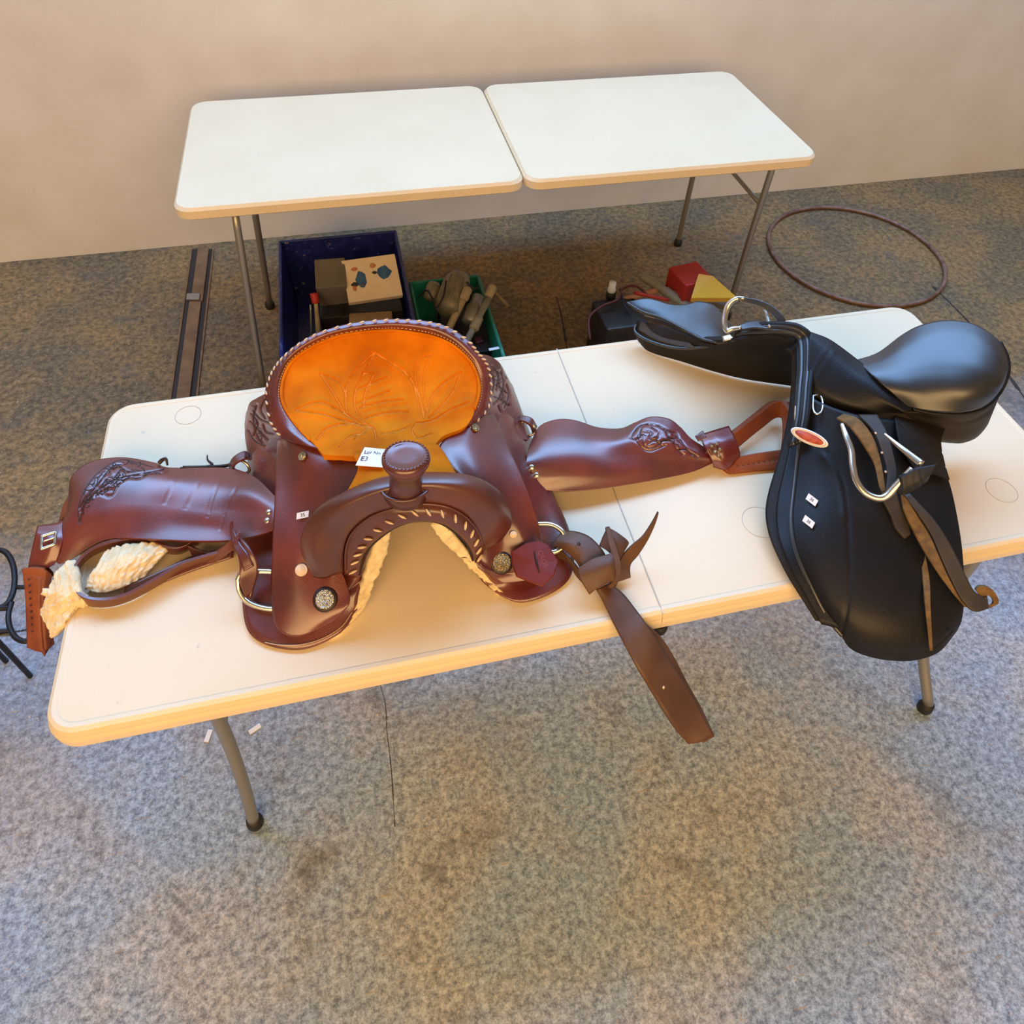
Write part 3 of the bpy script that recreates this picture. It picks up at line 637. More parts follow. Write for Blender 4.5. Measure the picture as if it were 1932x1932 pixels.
tooling(fL, fe[0][0]+leafy([(165, 945), (190, 920), (215, 900), (240, 890), (270, 886)], _r, 14, 14)+leafy([(160, 930), (180, 905), (205, 885), (232, 872), (262, 876)], _r, 16, 13)+leafy([(175, 940), (205, 925), (228, 908)], _r, 8, 12)+[[(150, 990), (148, 960), (160, 925), (182, 895), (215, 872), (240, 868), (290, 882)]]+leafy([(158, 965), (180, 935), (205, 915), (230, 898)], _r, 10, 12))
tooling(fR, fe2[0][0]+leafy([(1205, 825), (1225, 820), (1245, 830), (1262, 828), (1285, 848)], _r, 14, 11))
tooling(rjL, rjL_em[0][0]+leafy([(478, 770), (484, 800), (496, 830)], _r, 9, 13), .0009)
tooling(rjR, rjR_em[0][0]+leafy([(930, 695), (944, 725), (950, 760)], _r, 10, 13), .0009)
def rivet(s, u, v, r=.0058):
    p, n = hit(s, u, v); disc('rivet', p-n*.0005, n, [(r, 0), (r*.98, .001), (r*.7, .0022), (r*.1, .0028)], M_SIL, s.o, 14)
for u, v in ((506, 966), (503, 982)): rivet(fL, u, v)
for u, v in ((1003, 882), (1012, 897), (996, 897)): rivet(fR, u, v)
# --- left stirrup hanging over the table end
nl = S('stirrup_neck', [[(70, 992, .03), (110, 985, .032), (128, 975, .03)], [(66, 1010, .03), (100, 1020, .034), (120, 1015, .03)],
                        [(58, 1045, .012), (85, 1052, .016), (108, 1055, .012)], [(52, 1075, -.002), (80, 1076, .0), (102, 1066, .0)]], M_LEA, thick=.010, nu=20, nv=20)
S('stirrup_strap', [[(134, 925, .03), (126, 965, .028)], [(118, 955, .01), (108, 995, .012)]], M_TAN, thick=.006, nu=10, nv=8)
# buckle
def loopframe(name, pts, r, m, parent, seg=8, n=60): return sweep(name, pts, r, m, parent, n, seg, True)
bkp = [(79, 1012, .045), (105, 1004, .045), (103, 1027, .038), (78, 1036, .038)]
def rect_loop(name, c4, r, m, parent):
    c4 = [np.array(c) for c in c4]; pts = []
    for a, b in zip(c4, c4[1:]+c4[:1]): pts += [lerp(a, b, .08), lerp(a, b, .5), lerp(a, b, .92)]
    return sweep(name, pts, r, m, parent, 80, 8, True)
rect_loop('buckle', [P(*q) for q in bkp], .0028, M_SIL, ws)
sweep('buckle_tongue', [P(80, 1022, .046), P(104, 1014, .047)], .0016, M_SIL, ws, 6, 6)
# stirrup body: broad leather covered tread and side
stL = hexa('stirrup', [P(41, 1072, .012), P(92, 1070, .012), P(104, 1082, .002), P(50, 1085, .004)],
           [P(52, 1222, -.11), P(62, 1228, -.11), P(98, 1226, -.11), P(102, 1206, -.11)], M_TAN, ws, .003)
bpy.data.objects.remove(stL)
S('stirrup', [[(41, 1073, .004), (47, 1120, -.022), (49, 1170, -.055), (51, 1222, -.085)],
              [(60, 1070, .010), (66, 1120, -.016), (70, 1170, -.048), (74, 1230, -.083)],
              [(84, 1073, .010), (80, 1120, -.016), (82, 1170, -.050), (88, 1228, -.085)],
              [(98, 1085, -.006), (94, 1120, -.030), (96, 1170, -.060), (103, 1215, -.095)]], M_TAN, thick=.018, nu=40, nv=20,
  emboss=[([[(80, 1085), (78, 1130), (80, 1180), (84, 1225)]], 2, -.003), ([[(44, 1085), (62, 1083), (80, 1088)]], 2, -.003)])
for k in range(11):
    u0 = 55+k*.9; v0 = 1092+k*12.2
    c = P(u0, v0, .002-.0082*k-.002)
    disc('stitch_hole', c+np.array([0, -.002, .001]), CAM-c, [(.0018, .0), (.0014, .003)], M_THRD, ws, 8)
    if k > 5: c = P(u0+31, v0, -.001-.0086*k); disc('stitch_hole', c, CAM-c, [(.0018, .0), (.0014, .003)], M_THRD, ws, 8)
# --- right stirrup: open trapezoid
def bar(name, a, b, w0, w1, th, m, parent, up=(0, 0, 1), taper=1):
    a, b = np.array(a), np.array(b); d = b-a; d /= np.linalg.norm(d); s_ = np.cross(d, np.array(up)); s_ /= np.linalg.norm(s_); n = np.cross(s_, d)
    return hexa(name, [a-s_*w0+n*th, a+s_*w0+n*th, b+s_*w1+n*th, b-s_*w1+n*th], [a-s_*w0-n*th, a+s_*w0-n*th, b+s_*w1-n*th, b-s_*w1-n*th], m, parent, .002)
S('stirrup_arm', [[(1368, 828, .044), (1400, 806, .048), (1435, 778, .050), (1462, 758, .050), (1490, 757, .050)],
                  [(1380, 856, .018), (1410, 830, .020), (1440, 806, .022), (1466, 788, .022), (1490, 796, .022)]], M_TAN, thick=.012, nu=40, nv=10)
S('stirrup_arm', [[(1360, 872, .020), (1372, 866, .020), (1420, 856, .022), (1490, 846, .022)],
                  [(1376, 893, .006), (1388, 894, .004), (1430, 889, .004), (1490, 884, .004)]], M_TAN, thick=.016, nu=40, nv=12,
  emboss=[([[(1392, 878), (1480, 865)]], 2.0, -.002)])
S('stirrup_tread', [[(1476, 757, .052), (1500, 800, .04), (1500, 860, .03)], [(1462, 760, .035), (1476, 800, .02), (1470, 880, .006)]], M_TAN, thick=.01, nu=20, nv=10)
for k in range(9):
    c = P(1392+k*10, 879-k*1.5, .018); disc('stitch_hole', c, CAM-c, [(.0016, .0), (.0012, .003)], M_THRD, ws, 8)
S('stirrup_neck', [[(1320, 820, .048), (1345, 812, .052), (1375, 803, .050)], [(1330, 842, .050), (1356, 835, .056), (1388, 828, .050)],
                   [(1343, 868, .034), (1365, 864, .038), (1396, 852, .034)], [(1346, 882, .014), (1370, 886, .014), (1396, 866, .014)]], M_LEA, thick=.010, nu=24, nv=20,
  emboss=[([[(1340, 838), (1350, 850), (1362, 862)], [(1352, 832), (1360, 850)], [(1338, 852), (1360, 845)]], 2, -.002)])
S('stirrup_strap', [[(1312, 822, .052), (1326, 812, .055)], [(1318, 832, .048), (1334, 826, .052)]], M_LEAR, thick=.004, nu=8, nv=6)
for u, v in ((1343, 842), (1352, 838), (1349, 852), (1358, 848), (1356, 860)):
    c = P(u, v, .056); disc('buckle_stud', c, (0, -.3, 1), [(.004, -.002), (.003, .002), (.001, .003)], M_CONB, ws, 10)
# --- D rings
dl = [(449, 1092, .052), (451, 1112, .040), (463, 1132, .030), (485, 1144, .026), (515, 1149, .026), (540, 1140, .030), (540, 1085, .058), (515, 1079, .060), (480, 1078, .062), (458, 1080, .058)]
sweep('rigging_ring', [P(*q) for q in dl], .0048, M_SIL, ws, 90, 10, True)
dr = [(1000, 992, .050), (1018, 989, .052), (1040, 990, .054), (1058, 1000, .052), (1066, 1015, .045), (1062, 1032, .036), (1040, 1042, .032), (1010, 1030, .036)]
sweep('rigging_ring', [P(*q) for q in dr], .0048, M_SIL, ws, 90, 10, True)
# rear dees with leather tabs
for (u, v, s_) in ((452, 868, -1), (992, 795, 1)):
    S('rear_dee_tab', [[(u-22*s_, v-8+4*s_, .062), (u-8*s_, v-14+3*s_, .074), (u+12*s_, v-6, .070), (u+22*s_, v+10, .05)],
                       [(u-24*s_, v+2+4*s_, .060), (u-8*s_, v-2, .076), (u+10*s_, v+8, .068), (u+16*s_, v+24, .045)]], M_LEAR, thick=.004, nu=24, nv=8)
    sweep('rear_dee', [P(u+a, v+b, h) for a, b, h in ((-14, 4, .058), (0, 0, .064), (14, 8, .060), (18, 20, .048), (6, 26, .042), (-10, 18, .046))], .0030, M_SIL, ws, 50, 8, True)
# --- left latigo: strap looped through the ring
S('latigo_strap', [
    [(352, 1028, .030), (375, 1038, .026), (398, 1044, .028), (420, 1032, .050), (438, 1016, .078), (455, 1018, .095), (474, 1040, .095), (486, 1062, .080), (484, 1090, .060), (474, 1120, .036)],
    [(366, 1056, .008), (384, 1062, .006), (404, 1062, .008), (424, 1050, .030), (440, 1038, .058), (448, 1046, .078), (452, 1068, .080), (452, 1090, .070), (456, 1112, .050), (464, 1128, .034)]],
    M_LEAR, thick=.004, nu=60, nv=10)
S('latigo_strap', [[(436, 984, .105), (440, 1000, .098), (450, 1020, .094), (466, 1044, .094), (478, 1068, .084)],
                   [(433, 990, .100), (434, 1006, .095), (440, 1030, .090), (452, 1054, .088), (460, 1078, .078)]], M_LEA, thick=.004, nu=40, nv=8)
S('latigo_tip', [[(452, 1002, .100), (444, 1012, .098), (440, 1024, .094)], [(456, 1004, .098), (452, 1016, .095), (448, 1030, .092)]], M_LEA, thick=.003, nu=12, nv=5)
S('latigo_strap', [[(455, 1078, .070), (450, 1100, .050), (458, 1122, .030)], [(490, 1078, .066), (480, 1104, .048), (472, 1128, .032)]], M_LEA, thick=.004, nu=20, nv=8)
# tie string behind the fender
sweep('saddle_string', [P(*q) for q in ((340, 884, .05), (375, 882, .045), (400, 878, .045), (392, 868, .05), (391, 858, .055))], [.003, .003, .003, .002, .001], M_DRK, ws, 30, 6)
sweep('saddle_string', [P(*q) for q in ((345, 882, .05), (395, 881, .045), (430, 878, .045), (448, 868, .06), (470, 860, .075))], .0035, M_DRK, ws, 30, 6)
sweep('saddle_string', [P(*q) for q in ((300, 874, .056), (306, 868, .060), (313, 866, .064), (316, 878, .055))], [.004, .004, .003, .002], M_DRK, ws, 20, 6)
# --- cinch: strap loop with fleece pad
girth_out = [(372, 1012, .030), (330, 1030, .030), (270, 1012, .034), (205, 1020, .036), (160, 1042, .036), (134, 1078, .034), (136, 1108, .034), (160, 1128, .034), (200, 1132, .034), (245, 1120, .034), (300, 1090, .034), (350, 1062, .034), (430, 1038, .036)]
gi = [(q[0], q[1]+(6 if q[1] > 1100 else 4), .004) for q in girth_out]
sheet('cinch_strap', [girth_out, [(a[0], a[1]+8, .018) for a in girth_out], [(a[0]+1, a[1]+(14 if a[1] > 1060 else 12), .002) for a in girth_out]], M_LEAR, ws, thick=.0045, nu=110, nv=8)
S('cinch_strap', [[(235, 1108, .012), (300, 1078, .012), (360, 1050, .010), (440, 1030, .016)], [(232, 1130, .004), (300, 1102, .004), (370, 1074, .004), (440, 1052, .006)]], M_LEAR, thick=.004, nu=30, nv=8)
fleece([[(200, 1040, .020), (230, 1030, .030), (280, 1024, .030), (325, 1030, .020)],
        [(180, 1070, .022), (215, 1062, .036), (260, 1052, .034), (312, 1044, .020)],
        [(165, 1095, .016), (200, 1090, .028), (240, 1078, .028), (295, 1062, .014)],
        [(160, 1112, .008), (195, 1118, .014), (235, 1106, .014), (275, 1085, .008)]], 'cinch_fleece', amp=.003, nu=90, nv=50, seed=7, folds=9)
fleece([[(142, 1056, .030), (120, 1066, .030), (102, 1090, .028), (92, 1120, .020)],
        [(146, 1080, .036), (128, 1095, .034), (104, 1118, .028), (84, 1136, .008)],
        [(150, 1110, .034), (132, 1122, .030), (104, 1140, .018), (76, 1156, -.010)],
        [(164, 1132, .020), (142, 1140, .016), (116, 1160, .006), (88, 1182, -.020)],
        [(168, 1138, .004), (146, 1148, .002), (118, 1180, .000), (98, 1204, -.030)]], 'cinch_fleece', amp=.003, nu=70, nv=70, seed=9, folds=3)
# --- right latigo: knot and long hanging end
S('latigo_strap', [[(1062, 1002, .050), (1085, 1002, .055), (1112, 1012, .056), (1136, 1036, .052), (1150, 1062, .040)],
                   [(1050, 1014, .048), (1075, 1024, .058), (1095, 1042, .055), (1104, 1062, .050), (1112, 1080, .042)],
                   [(1040, 1030, .040), (1060, 1036, .044), (1080, 1052, .042), (1092, 1068, .040), (1100, 1085, .035)]], M_LAT, thick=.004, nu=40, nv=14)
S('latigo_strap', [[(1044, 1032, .034), (1062, 1044, .036), (1080, 1062, .034), (1096, 1082, .030)], [(1052, 1052, .016), (1072, 1064, .016), (1086, 1086, .014), (1100, 1102, .014)]], M_LATI, thick=.004, nu=20, nv=8)
kn1 = S('latigo_knot', [[(1090, 1072, .050), (1118, 1054, .060), (1150, 1044, .062), (1166, 1030, .058), (1168, 1056, .050)],
                        [(1094, 1092, .044), (1122, 1078, .056), (1152, 1068, .060), (1166, 1072, .050), (1168, 1090, .040)],
                        [(1112, 1122, .028), (1130, 1108, .040), (1155, 1098, .040), (1162, 1104, .034), (1162, 1108, .028)]], M_LAT, thick=.012, nu=40, nv=20)
S('latigo_knot', [[(1130, 1030, .050), (1138, 1010, .060), (1146, 994, .068)], [(1146, 1040, .052), (1158, 1020, .064), (1164, 1004, .066)],
                  [(1158, 1056, .050), (1176, 1036, .056), (1186, 1022, .052)], [(1160, 1090, .034), (1168, 1060, .042), (1182, 1034, .044)]], M_LAT, thick=.005, nu=24, nv=20)
S('latigo_knot', [[(1143, 994, .069), (1147, 1020, .066), (1154, 1044, .062), (1160, 1068, .056), (1160, 1090, .044), (1146, 1108, .030)],
                  [(1150, 993, .068), (1158, 1018, .068), (1166, 1042, .064), (1172, 1070, .056), (1168, 1094, .044), (1154, 1112, .028)]], M_LATI, thick=.005, nu=30, nv=6)
S('latigo_tail', [[(1166, 1098, .020), (1170, 1060, .034), (1188, 1034, .050), (1214, 1012, .068), (1232, 984, .085), (1242, 965, .095)],
                  [(1190, 1090, .012), (1190, 1066, .020), (1204, 1048, .036), (1222, 1020, .058), (1236, 990, .080), (1243, 968, .093)]], M_LATI, thick=.004, nu=40, nv=10)
lt = S('latigo_strap', [
    [(1150, 1100, .020), (1176, 1120, .014), (1200, 1150, .008), (1222, 1180, .004), (1246, 1216, -.015), (1276, 1264, -.060), (1300, 1300, -.085), (1322, 1340, -.110), (1347, 1386, -.135)],
    [(1132, 1108, .026), (1156, 1136, .016), (1180, 1172, .008), (1205, 1206, .002), (1232, 1244, -.015), (1262, 1290, -.060), (1285, 1326, -.085), (1304, 1358, -.110), (1322, 1400, -.135)],
    [(1124, 1112, .022), (1140, 1140, .014), (1160, 1180, .007), (1182, 1222, .0), (1208, 1268, -.015), (1240, 1320, -.06), (1262, 1356, -.085), (1280, 1382, -.11), (1298, 1404, -.135)]],
    M_LAT, thick=.004, nu=80, nv=12)
S('latigo_strap', [
    [(1218, 1176, .002), (1246, 1200, -.03), (1272, 1240, -.075), (1298, 1290, -.11), (1326, 1340, -.14), (1348, 1388, -.137)],
    [(1206, 1190, .0), (1232, 1224, -.035), (1260, 1268, -.080), (1284, 1310, -.115), (1308, 1352, -.145), (1326, 1400, -.140)]],
    M_LATI, thick=.004, nu=60, nv=8)
for s__, u, v in ((lt, 1252, 1297),):
    p, n = hit(s__, u, v); disc('strap_hole', p, n, [(.0030, .0), (.0022, .0008)], M_RAW, lt.o, 12)
c = P(1092, 1026, .0585); disc('strap_hole', c, (0, -.2, 1), [(.0035, -.001), (.003, .0008)], M_DRK, ws, 12)
# --- paper lot tag and stickers: things of their own
def sticker(name, label, cat, pts, lines, group=None, th=.0006):
    W4 = [np.array(p) for p in pts]; c = sum(W4)/4; n = np.cross(W4[1]-W4[0], W4[3]-W4[0]); n /= np.linalg.norm(n)
    if n@(CAM-c) < 0: n = -n
    o = hexa(name, [p+n*th for p in W4], [p-n*th for p in W4], M_PAP); tag(o, label, cat, group)
    t = W4[1]-W4[0]; dn = W4[3]-W4[0]
    for s_, f, sz, *dx in lines: text('lettering', s_, c+dn*f+t*(dx[0] if dx else 0)+n*(th+.0002), n, t, sz, M_INK, o)
    return o
sticker('lot_tag', 'white paper lot tag lying against the saddle horn', 'tag', [P(688, 844, .228), P(736, 849, .232), P(722, 882, .235), P(671, 878, .226)], [('Lot No', -.22, .0095, -.10), ('E35', .14, .013, -.22)])
p, n = hit(jkL, 572, 972); n = n*.35+.65*(CAM-p)/np.linalg.norm(CAM-p); t, b, nn = frame(n, P(590, 968, .12)-P(560, 974, .12)); b = b+t*.25
sticker('price_sticker', 'small white sticker on the front left leather of the brown saddle', 'sticker', [p+nn*.004+t*x*.0100+b*y*.0052 for x, y in ((-1, 1), (1, 1), (1, -1), (-1, -1))], [('35', 0, .008)])
# ================================================================ english saddle
es = thing('english_saddle', 'black english saddle at the right end, one flap hanging over the table edge', 'saddle', tuple(P(1650, 850, 0)))
def E_(name, rows, m, **k): return sheet(name, rows, m, es, **k)
# far side: panel and flap
E_('panel', [[(1202, 605, .060), (1260, 618, .085), (1320, 640, .110), (1388, 640, .150), (1450, 632, .185), (1512, 646, .180)],
             [(1197, 618, .045), (1250, 640, .060), (1320, 660, .080), (1390, 660, .110), (1450, 655, .130), (1512, 670, .130)],
             [(1199, 632, .030), (1240, 652, .034), (1300, 668, .046), (1370, 680, .060), (1430, 690, .070), (1512, 700, .070)],
             [(1204, 644, .010), (1226, 664, .006), (1285, 682, .006), (1347, 701, .006), (1409, 716, .006), (1512, 731, .006)]], M_BLKW, thick=.012, nu=50, nv=24)
E_('panel_facing', [[(1208, 606, .064), (1250, 618, .074), (1290, 640, .084), (1312, 655, .088)],
                    [(1204, 622, .050), (1236, 640, .055), (1270, 650, .066), (1304, 656, .084)]], M_FELT, thick=.004, nu=30, nv=10)
sweep('panel_welt', [P(*q) for q in ((1200, 612, .058), (1200, 628, .050), (1233, 646, .054), (1285, 657, .070), (1347, 652, .104), (1388, 642, .135), (1420, 634, .165))], .0035, M_BLKS, es, 60, 8)
E_('saddle_flap', [[(1183, 570, .095), (1223, 563, .100), (1264, 574, .105), (1295, 574, .115), (1318, 568, .125), (1347, 576, .135), (1368, 600, .150), (1392, 622, .170)],
                   [(1192, 580, .088), (1235, 583, .096), (1275, 594, .104), (1310, 600, .115), (1345, 612, .130), (1385, 632, .155)],
                   [(1200, 590, .080), (1240, 600, .088), (1275, 614, .098), (1310, 630, .108), (1345, 646, .118), (1384, 645, .140)]], M_BLKS, thick=.006, nu=40, nv=24)
sweep('flap_edge_welt', [P(*q) for q in ((1183, 571, .096), (1212, 588, .092), (1250, 600, .095), (1285, 618, .103), (1322, 638, .114), (1352, 646, .122))], .003, M_BLKS, es, 50, 8)
sweep('flap_edge_welt', [P(*q) for q in ((1188, 578, .086), (1212, 597, .082), (1250, 608, .086), (1285, 626, .094), (1322, 645, .104), (1350, 652, .112))], .003, M_BLKW, es, 50, 8)
# tree cavity / near side panel under the arch
E_('panel', [[(1493, 660, .185), (1520, 640, .200), (1600, 690, .190), (1680, 760, .180), (1740, 800, .150)],
             [(1492, 730, .120), (1520, 760, .140), (1600, 800, .150), (1690, 830, .140), (1760, 850, .100)],
             [(1480, 840, .060), (1520, 900, .070), (1600, 920, .080), (1700, 930, .070), (1780, 940, .050)]], M_BLKW, thick=.02, nu=40, nv=24)
# seat
sr = [[(1612, 680, .196), (1656, 665, .206), (1701, 632, .232), (1735, 614, .250), (1779, 604, .262), (1824, 607, .266), (1858, 621, .264), (1886, 644, .258), (1899, 668, .248)],
      [(1630, 694, .206), (1668, 684, .214), (1710, 664, .232), (1750, 650, .248), (1790, 644, .258), (1828, 648, .262), (1860, 662, .260), (1886, 682, .252), (1903, 690, .238)],
      [(1650, 712, .210), (1690, 708, .218), (1730, 700, .230), (1768, 694, .242), (1802, 694, .250), (1836, 698, .254), (1864, 708, .250), (1886, 718, .240), (1900, 708, .228)],
      [(1676, 736, .204), (1710, 736, .212), (1746, 734, .220), (1780, 734, .228), (1812, 736, .234), (1840, 738, .234), (1862, 740, .228), (1880, 738, .218), (1893, 728, .210)],
      [(1712, 768, .186), (1736, 773, .190), (1762, 777, .192), (1790, 779, .194), (1815, 778, .196), (1838, 774, .196), (1856, 768, .194), (1870, 758, .194), (1883, 742, .196)]]
est = sheet('seat', sr, M_BLKS, es, thick=.018, nu=70, nv=50, pad=.004)
E_('seat_waist', [[(1530, 626, .232), (1567, 641, .222), (1614, 675, .206), (1650, 705, .204), (1690, 742, .196), (1722, 772, .186)],
                  [(1527, 640, .230), (1560, 668, .222), (1600, 700, .212), (1640, 730, .204), (1672, 756, .194), (1705, 778, .182)],
                  [(1524, 690, .205), (1545, 720, .195), (1585, 750, .186), (1625, 768, .178), (1665, 776, .172), (1704, 780, .170)],
                  [(1526, 712, .190), (1534, 742, .175), (1566, 766, .162), (1612, 780, .158), (1656, 787, .158), (1702, 783, .162)]], M_BLK, thick=.006, nu=50, nv=30,
   emboss=[([[(1566, 650), (1545, 680), (1532, 705)], [(1576, 658), (1556, 690), (1540, 716)]], 1.5, .0012)])
sweep('seat_welt', [P(*q) for q in ((1722, 772, .186), (1762, 780, .186), (1815, 781, .188), (1856, 770, .190), (1885, 744, .196), (1902, 708, .222), (1902, 676, .240), (1888, 645, .254))], .003, M_BLK, es, 60, 8)
# rear panel below the cantle
E_('rear_panel', [[(1696, 776, .172), (1725, 777, .178), (1768, 782, .180), (1815, 783, .182), (1856, 772, .184), (1884, 746, .188), (1898, 715, .205)],
                  [(1712, 800, .140), (1745, 803, .135), (1785, 806, .130), (1820, 806, .130), (1856, 794, .134), (1876, 770, .150), (1890, 735, .170)],
                  [(1735, 822, .110), (1768, 826, .100), (1795, 828, .085), (1822, 826, .085), (1850, 814, .090), (1868, 790, .110), (1880, 760, .140)],
                  [(1740, 832, .090), (1772, 834, .070), (1795, 836, .050), (1816, 836, .048), (1842, 826, .050), (1862, 804, .070), (1872, 780, .10)]], M_BLKW, thick=.02, nu=50, nv=24,
   emboss=[([[(1735, 786), (1785, 796), (1830, 796), (1868, 776)]], 2.5, -.003)])
# pommel rolls
pr = [(1368, 642, .130), (1385, 632, .150), (1405, 624, .170), (1450, 620, .200), (1485, 621, .215), (1508, 628, .218), (1519, 645, .210), (1520, 690, .196), (1517, 730, .184), (1512, 790, .162), (1503, 838, .138)]
for k, m_ in enumerate((M_BLK, M_BLKS, M_BLK, M_BLKS, M_BLK)):
    dx = -13+k*6; dy = 8-k*4
    cc_ = [(u+(dx if i > 5 else dx*.35), v+(dy if i < 6 else dy*.6), h-.010+.004*k-(.012 if k == 0 else 0)) for i, (u, v, h) in enumerate(pr)]
    sweep('pommel_roll', [P(*q) for q in cc_], [.003, .0045, .006, .0065, .0065, .0065, .0065, .006, .006, .005, .004], m_, es, 80, 10)
# near side flaps: under layers then main flap
E_('under_flap', [[(1494, 745, .130), (1560, 780, .130), (1650, 800, .130), (1740, 830, .120)],
                  [(1474, 845, .070), (1540, 870, .085), (1650, 880, .09), (1760, 900, .080)],
                  [(1444, 965, .030), (1530, 990, .055), (1650, 1000, .06), (1780, 1000, .05)],
                  [(1474, 1063, .020), (1550, 1080, .035), (1650, 1100, .04), (1790, 1100, .03)],
                  [(1538, 1171, -.010), (1590, 1180, .0), (1660, 1190, .0), (1780, 1180, .0)]], M_BLKW, thick=.008, nu=40, nv=40)
E_('sweat_flap', [[(1502, 745, .150), (1560, 780, .150), (1650, 800, .150), (1740, 830, .14)],
                  [(1488, 845, .090), (1550, 870, .100), (1650, 880, .105), (1770, 900, .095)],
                  [(1464, 965, .048), (1540, 990, .066), (1650, 1000, .072), (1785, 1000, .065)],
                  [(1484, 1055, .034), (1555, 1080, .046), (1650, 1100, .05), (1796, 1100, .045)],
                  [(1550, 1178, .000), (1600, 1190, .008), (1660, 1200, .010), (1790, 1190, .010)]], M_BLK, thick=.006, nu=40, nv=40)
nf = E_('saddle_flap', [
    [(1524, 745, .175), (1550, 760, .178), (1590, 775, .178), (1640, 788, .175), (1700, 795, .165), (1750, 815, .135), (1772, 832, .115)],
    [(1508, 831, .125), (1548, 840, .142), (1595, 850, .150), (1650, 860, .150), (1705, 868, .142), (1755, 872, .122), (1784, 885, .105)],
    [(1498, 905, .090), (1545, 915, .112), (1598, 925, .124), (1655, 930, .126), (1710, 935, .118), (1765, 940, .102), (1799, 940, .090)],
    [(1490, 980, .068), (1540, 995, .088), (1600, 1005, .098), (1660, 1010, .100), (1718, 1012, .094), (1775, 1010, .082), (1812, 1010, .072)],
    [(1502, 1045, .050), (1548, 1065, .064), (1605, 1080, .072), (1662, 1088, .074), (1720, 1086, .070), (1780, 1078, .062), (1818, 1070, .055)],
    [(1530, 1110, .026), (1565, 1135, .036), (1612, 1155, .042), (1664, 1164, .044), (1720, 1162, .042), (1776, 1150, .036), (1819, 1135, .030)],
    [(1558, 1165, .000), (1588, 1188, .006), (1625, 1205, .010), (1670, 1212, .012), (1722, 1210, .012), (1775, 1196, .010), (1814, 1172, .006)],
    [(1582, 1196, -.020), (1605, 1224, -.026), (1636, 1238, -.028), (1676, 1246, -.028), (1726, 1246, -.026), (1772, 1230, -.020), (1805, 1192, -.010)]],
    M_BLK, thick=.006, nu=90, nv=90,
    emboss=[([[(1562, 850), (1582, 885), (1594, 925), (1600, 990), (1604, 1080), (1598, 1150), (1585, 1205)]], 3, -.0025), ([[(1555, 862), (1575, 895), (1588, 935), (1593, 975)]], 5, .003),
            ([[(1752, 1060), (1748, 1110), (1746, 1170), (1756, 1225)]], 3, -.002), ([[(1590, 1208), (1640, 1228), (1700, 1234), (1760, 1222), (1798, 1190)]], 1.2, -.0015)])
sweep('flap_edge_welt', [hit(nf, u, v)[0]+hit(nf, u, v)[1]*.0005 for u, v in ((1512, 815), (1508, 835), (1500, 905), (1493, 980), (1503, 1042), (1531, 1106), (1560, 1162), (1590, 1200))], .0040, M_BLKS, es, 70, 8)
# worn crease of ochre skin on the rear of the flap
E_('girth_billet', [[(1736, 1040, .078), (1742, 1100, .066), (1746, 1150, .050), (1754, 1228, .0)], [(1745, 1040, .080), (1754, 1095, .068), (1756, 1150, .052), (1760, 1228, .002)]], M_SUE, thick=.003, nu=40, nv=6)
# crosshatch stitched knee piece
kq = E_('quilted_patch', [[(1690, 780, .165), (1735, 790, .150), (1785, 806, .12)], [(1690, 795, .172), (1730, 812, .160), (1776, 832, .135)], [(1700, 840, .165), (1745, 850, .148), (1782, 870, .122)], [(1730, 890, .142), (1762, 895, .128), (1792, 905, .110)]], M_BLKW, thick=.003, nu=50, nv=40,
          emboss=[([[(1700, 800), (1780, 880)], [(1690, 825), (1770, 900)], [(1730, 805), (1785, 860)], [(1770, 835), (1700, 850)], [(1780, 855), (1715, 875)], [(1788, 880), (1735, 892)]], 1.4, -.0015)])
# nails and dees at the head of the flap
for u, v, h, r in ((1536, 727, .180, .0045), (1513, 790, .140, .0055), (1530, 800, .140, .0045)):
    c = P(u, v, h); disc('saddle_nail', c, CAM-c, [(r, 0), (r*.9, .003), (r*.3, .005)], M_SIL, es, 14, 1, 1.5)
for (u, v, h) in ((1508, 785, .150), (1541, 765, .172)):
    sweep('saddle_dee', [P(u+a, v+b, h+.003) for a, b in ((-7, -18), (6, -20), (11, -4), (8, 12), (-1, 16), (-7, 6))], .0022, M_SIL, es, 50, 8, True)
# red oval badge
bc = P(1527, 825, .172); bt = P(1568, 841, .168)-P(1486, 808, .176); bn = (CAM-bc)+np.array([-.2, -.1, -.1])
bd_ = disc('badge', bc, bn, [(.034, -.001), (.034, .0025), (.030, .0032), (.001, .0033)], M_PAP, es, 36, 1.0, .36, bt); bd_['label'] = 'oval badge with white rim and red centre'
bt_, bb_, bn_ = frame(bn, bt)
disc('badge_field', bc+bn_*.0030, bn, [(.026, -.001), (.026, .0012), (.001, .0013)], mat('badge_red', (.40, .06, .035), .5, col2=(.55, .12, .08), nscale=90), bd_, 32, 1.0, .30, bt)
sweep('badge_rope_border', [bc+bn_*.0035+bt_*.030*math.cos(a)+bb_*.0102*math.sin(a) for a in np.linspace(0, 2*math.pi, 28, endpoint=False)], .0011, M_RAW, bd_, 80, 6, True)
# stickers
for (u, v, w_), lb in (((1533, 945, 'top'), 'upper of the two white stickers on the black saddle flap'), ((1527, 986, 'low'), 'lower of the two white stickers on the black saddle flap')):
    p, n = hit(nf, u, v); n = n*.7+.3*(CAM-p)/np.linalg.norm(CAM-p)
    t, b, nn = frame(n, P(u+10, v+9, .1)-P(u-10, v-7, .1))
    sticker('price_sticker', lb, 'sticker', [p+nn*.006+t*x*.0105+(b-t*.25)*y*.0058 for x, y in ((-1, 1), (1, 1), (1, -1), (-1, -1))], [('36', 0, .008)], 'stickers on the black flap')
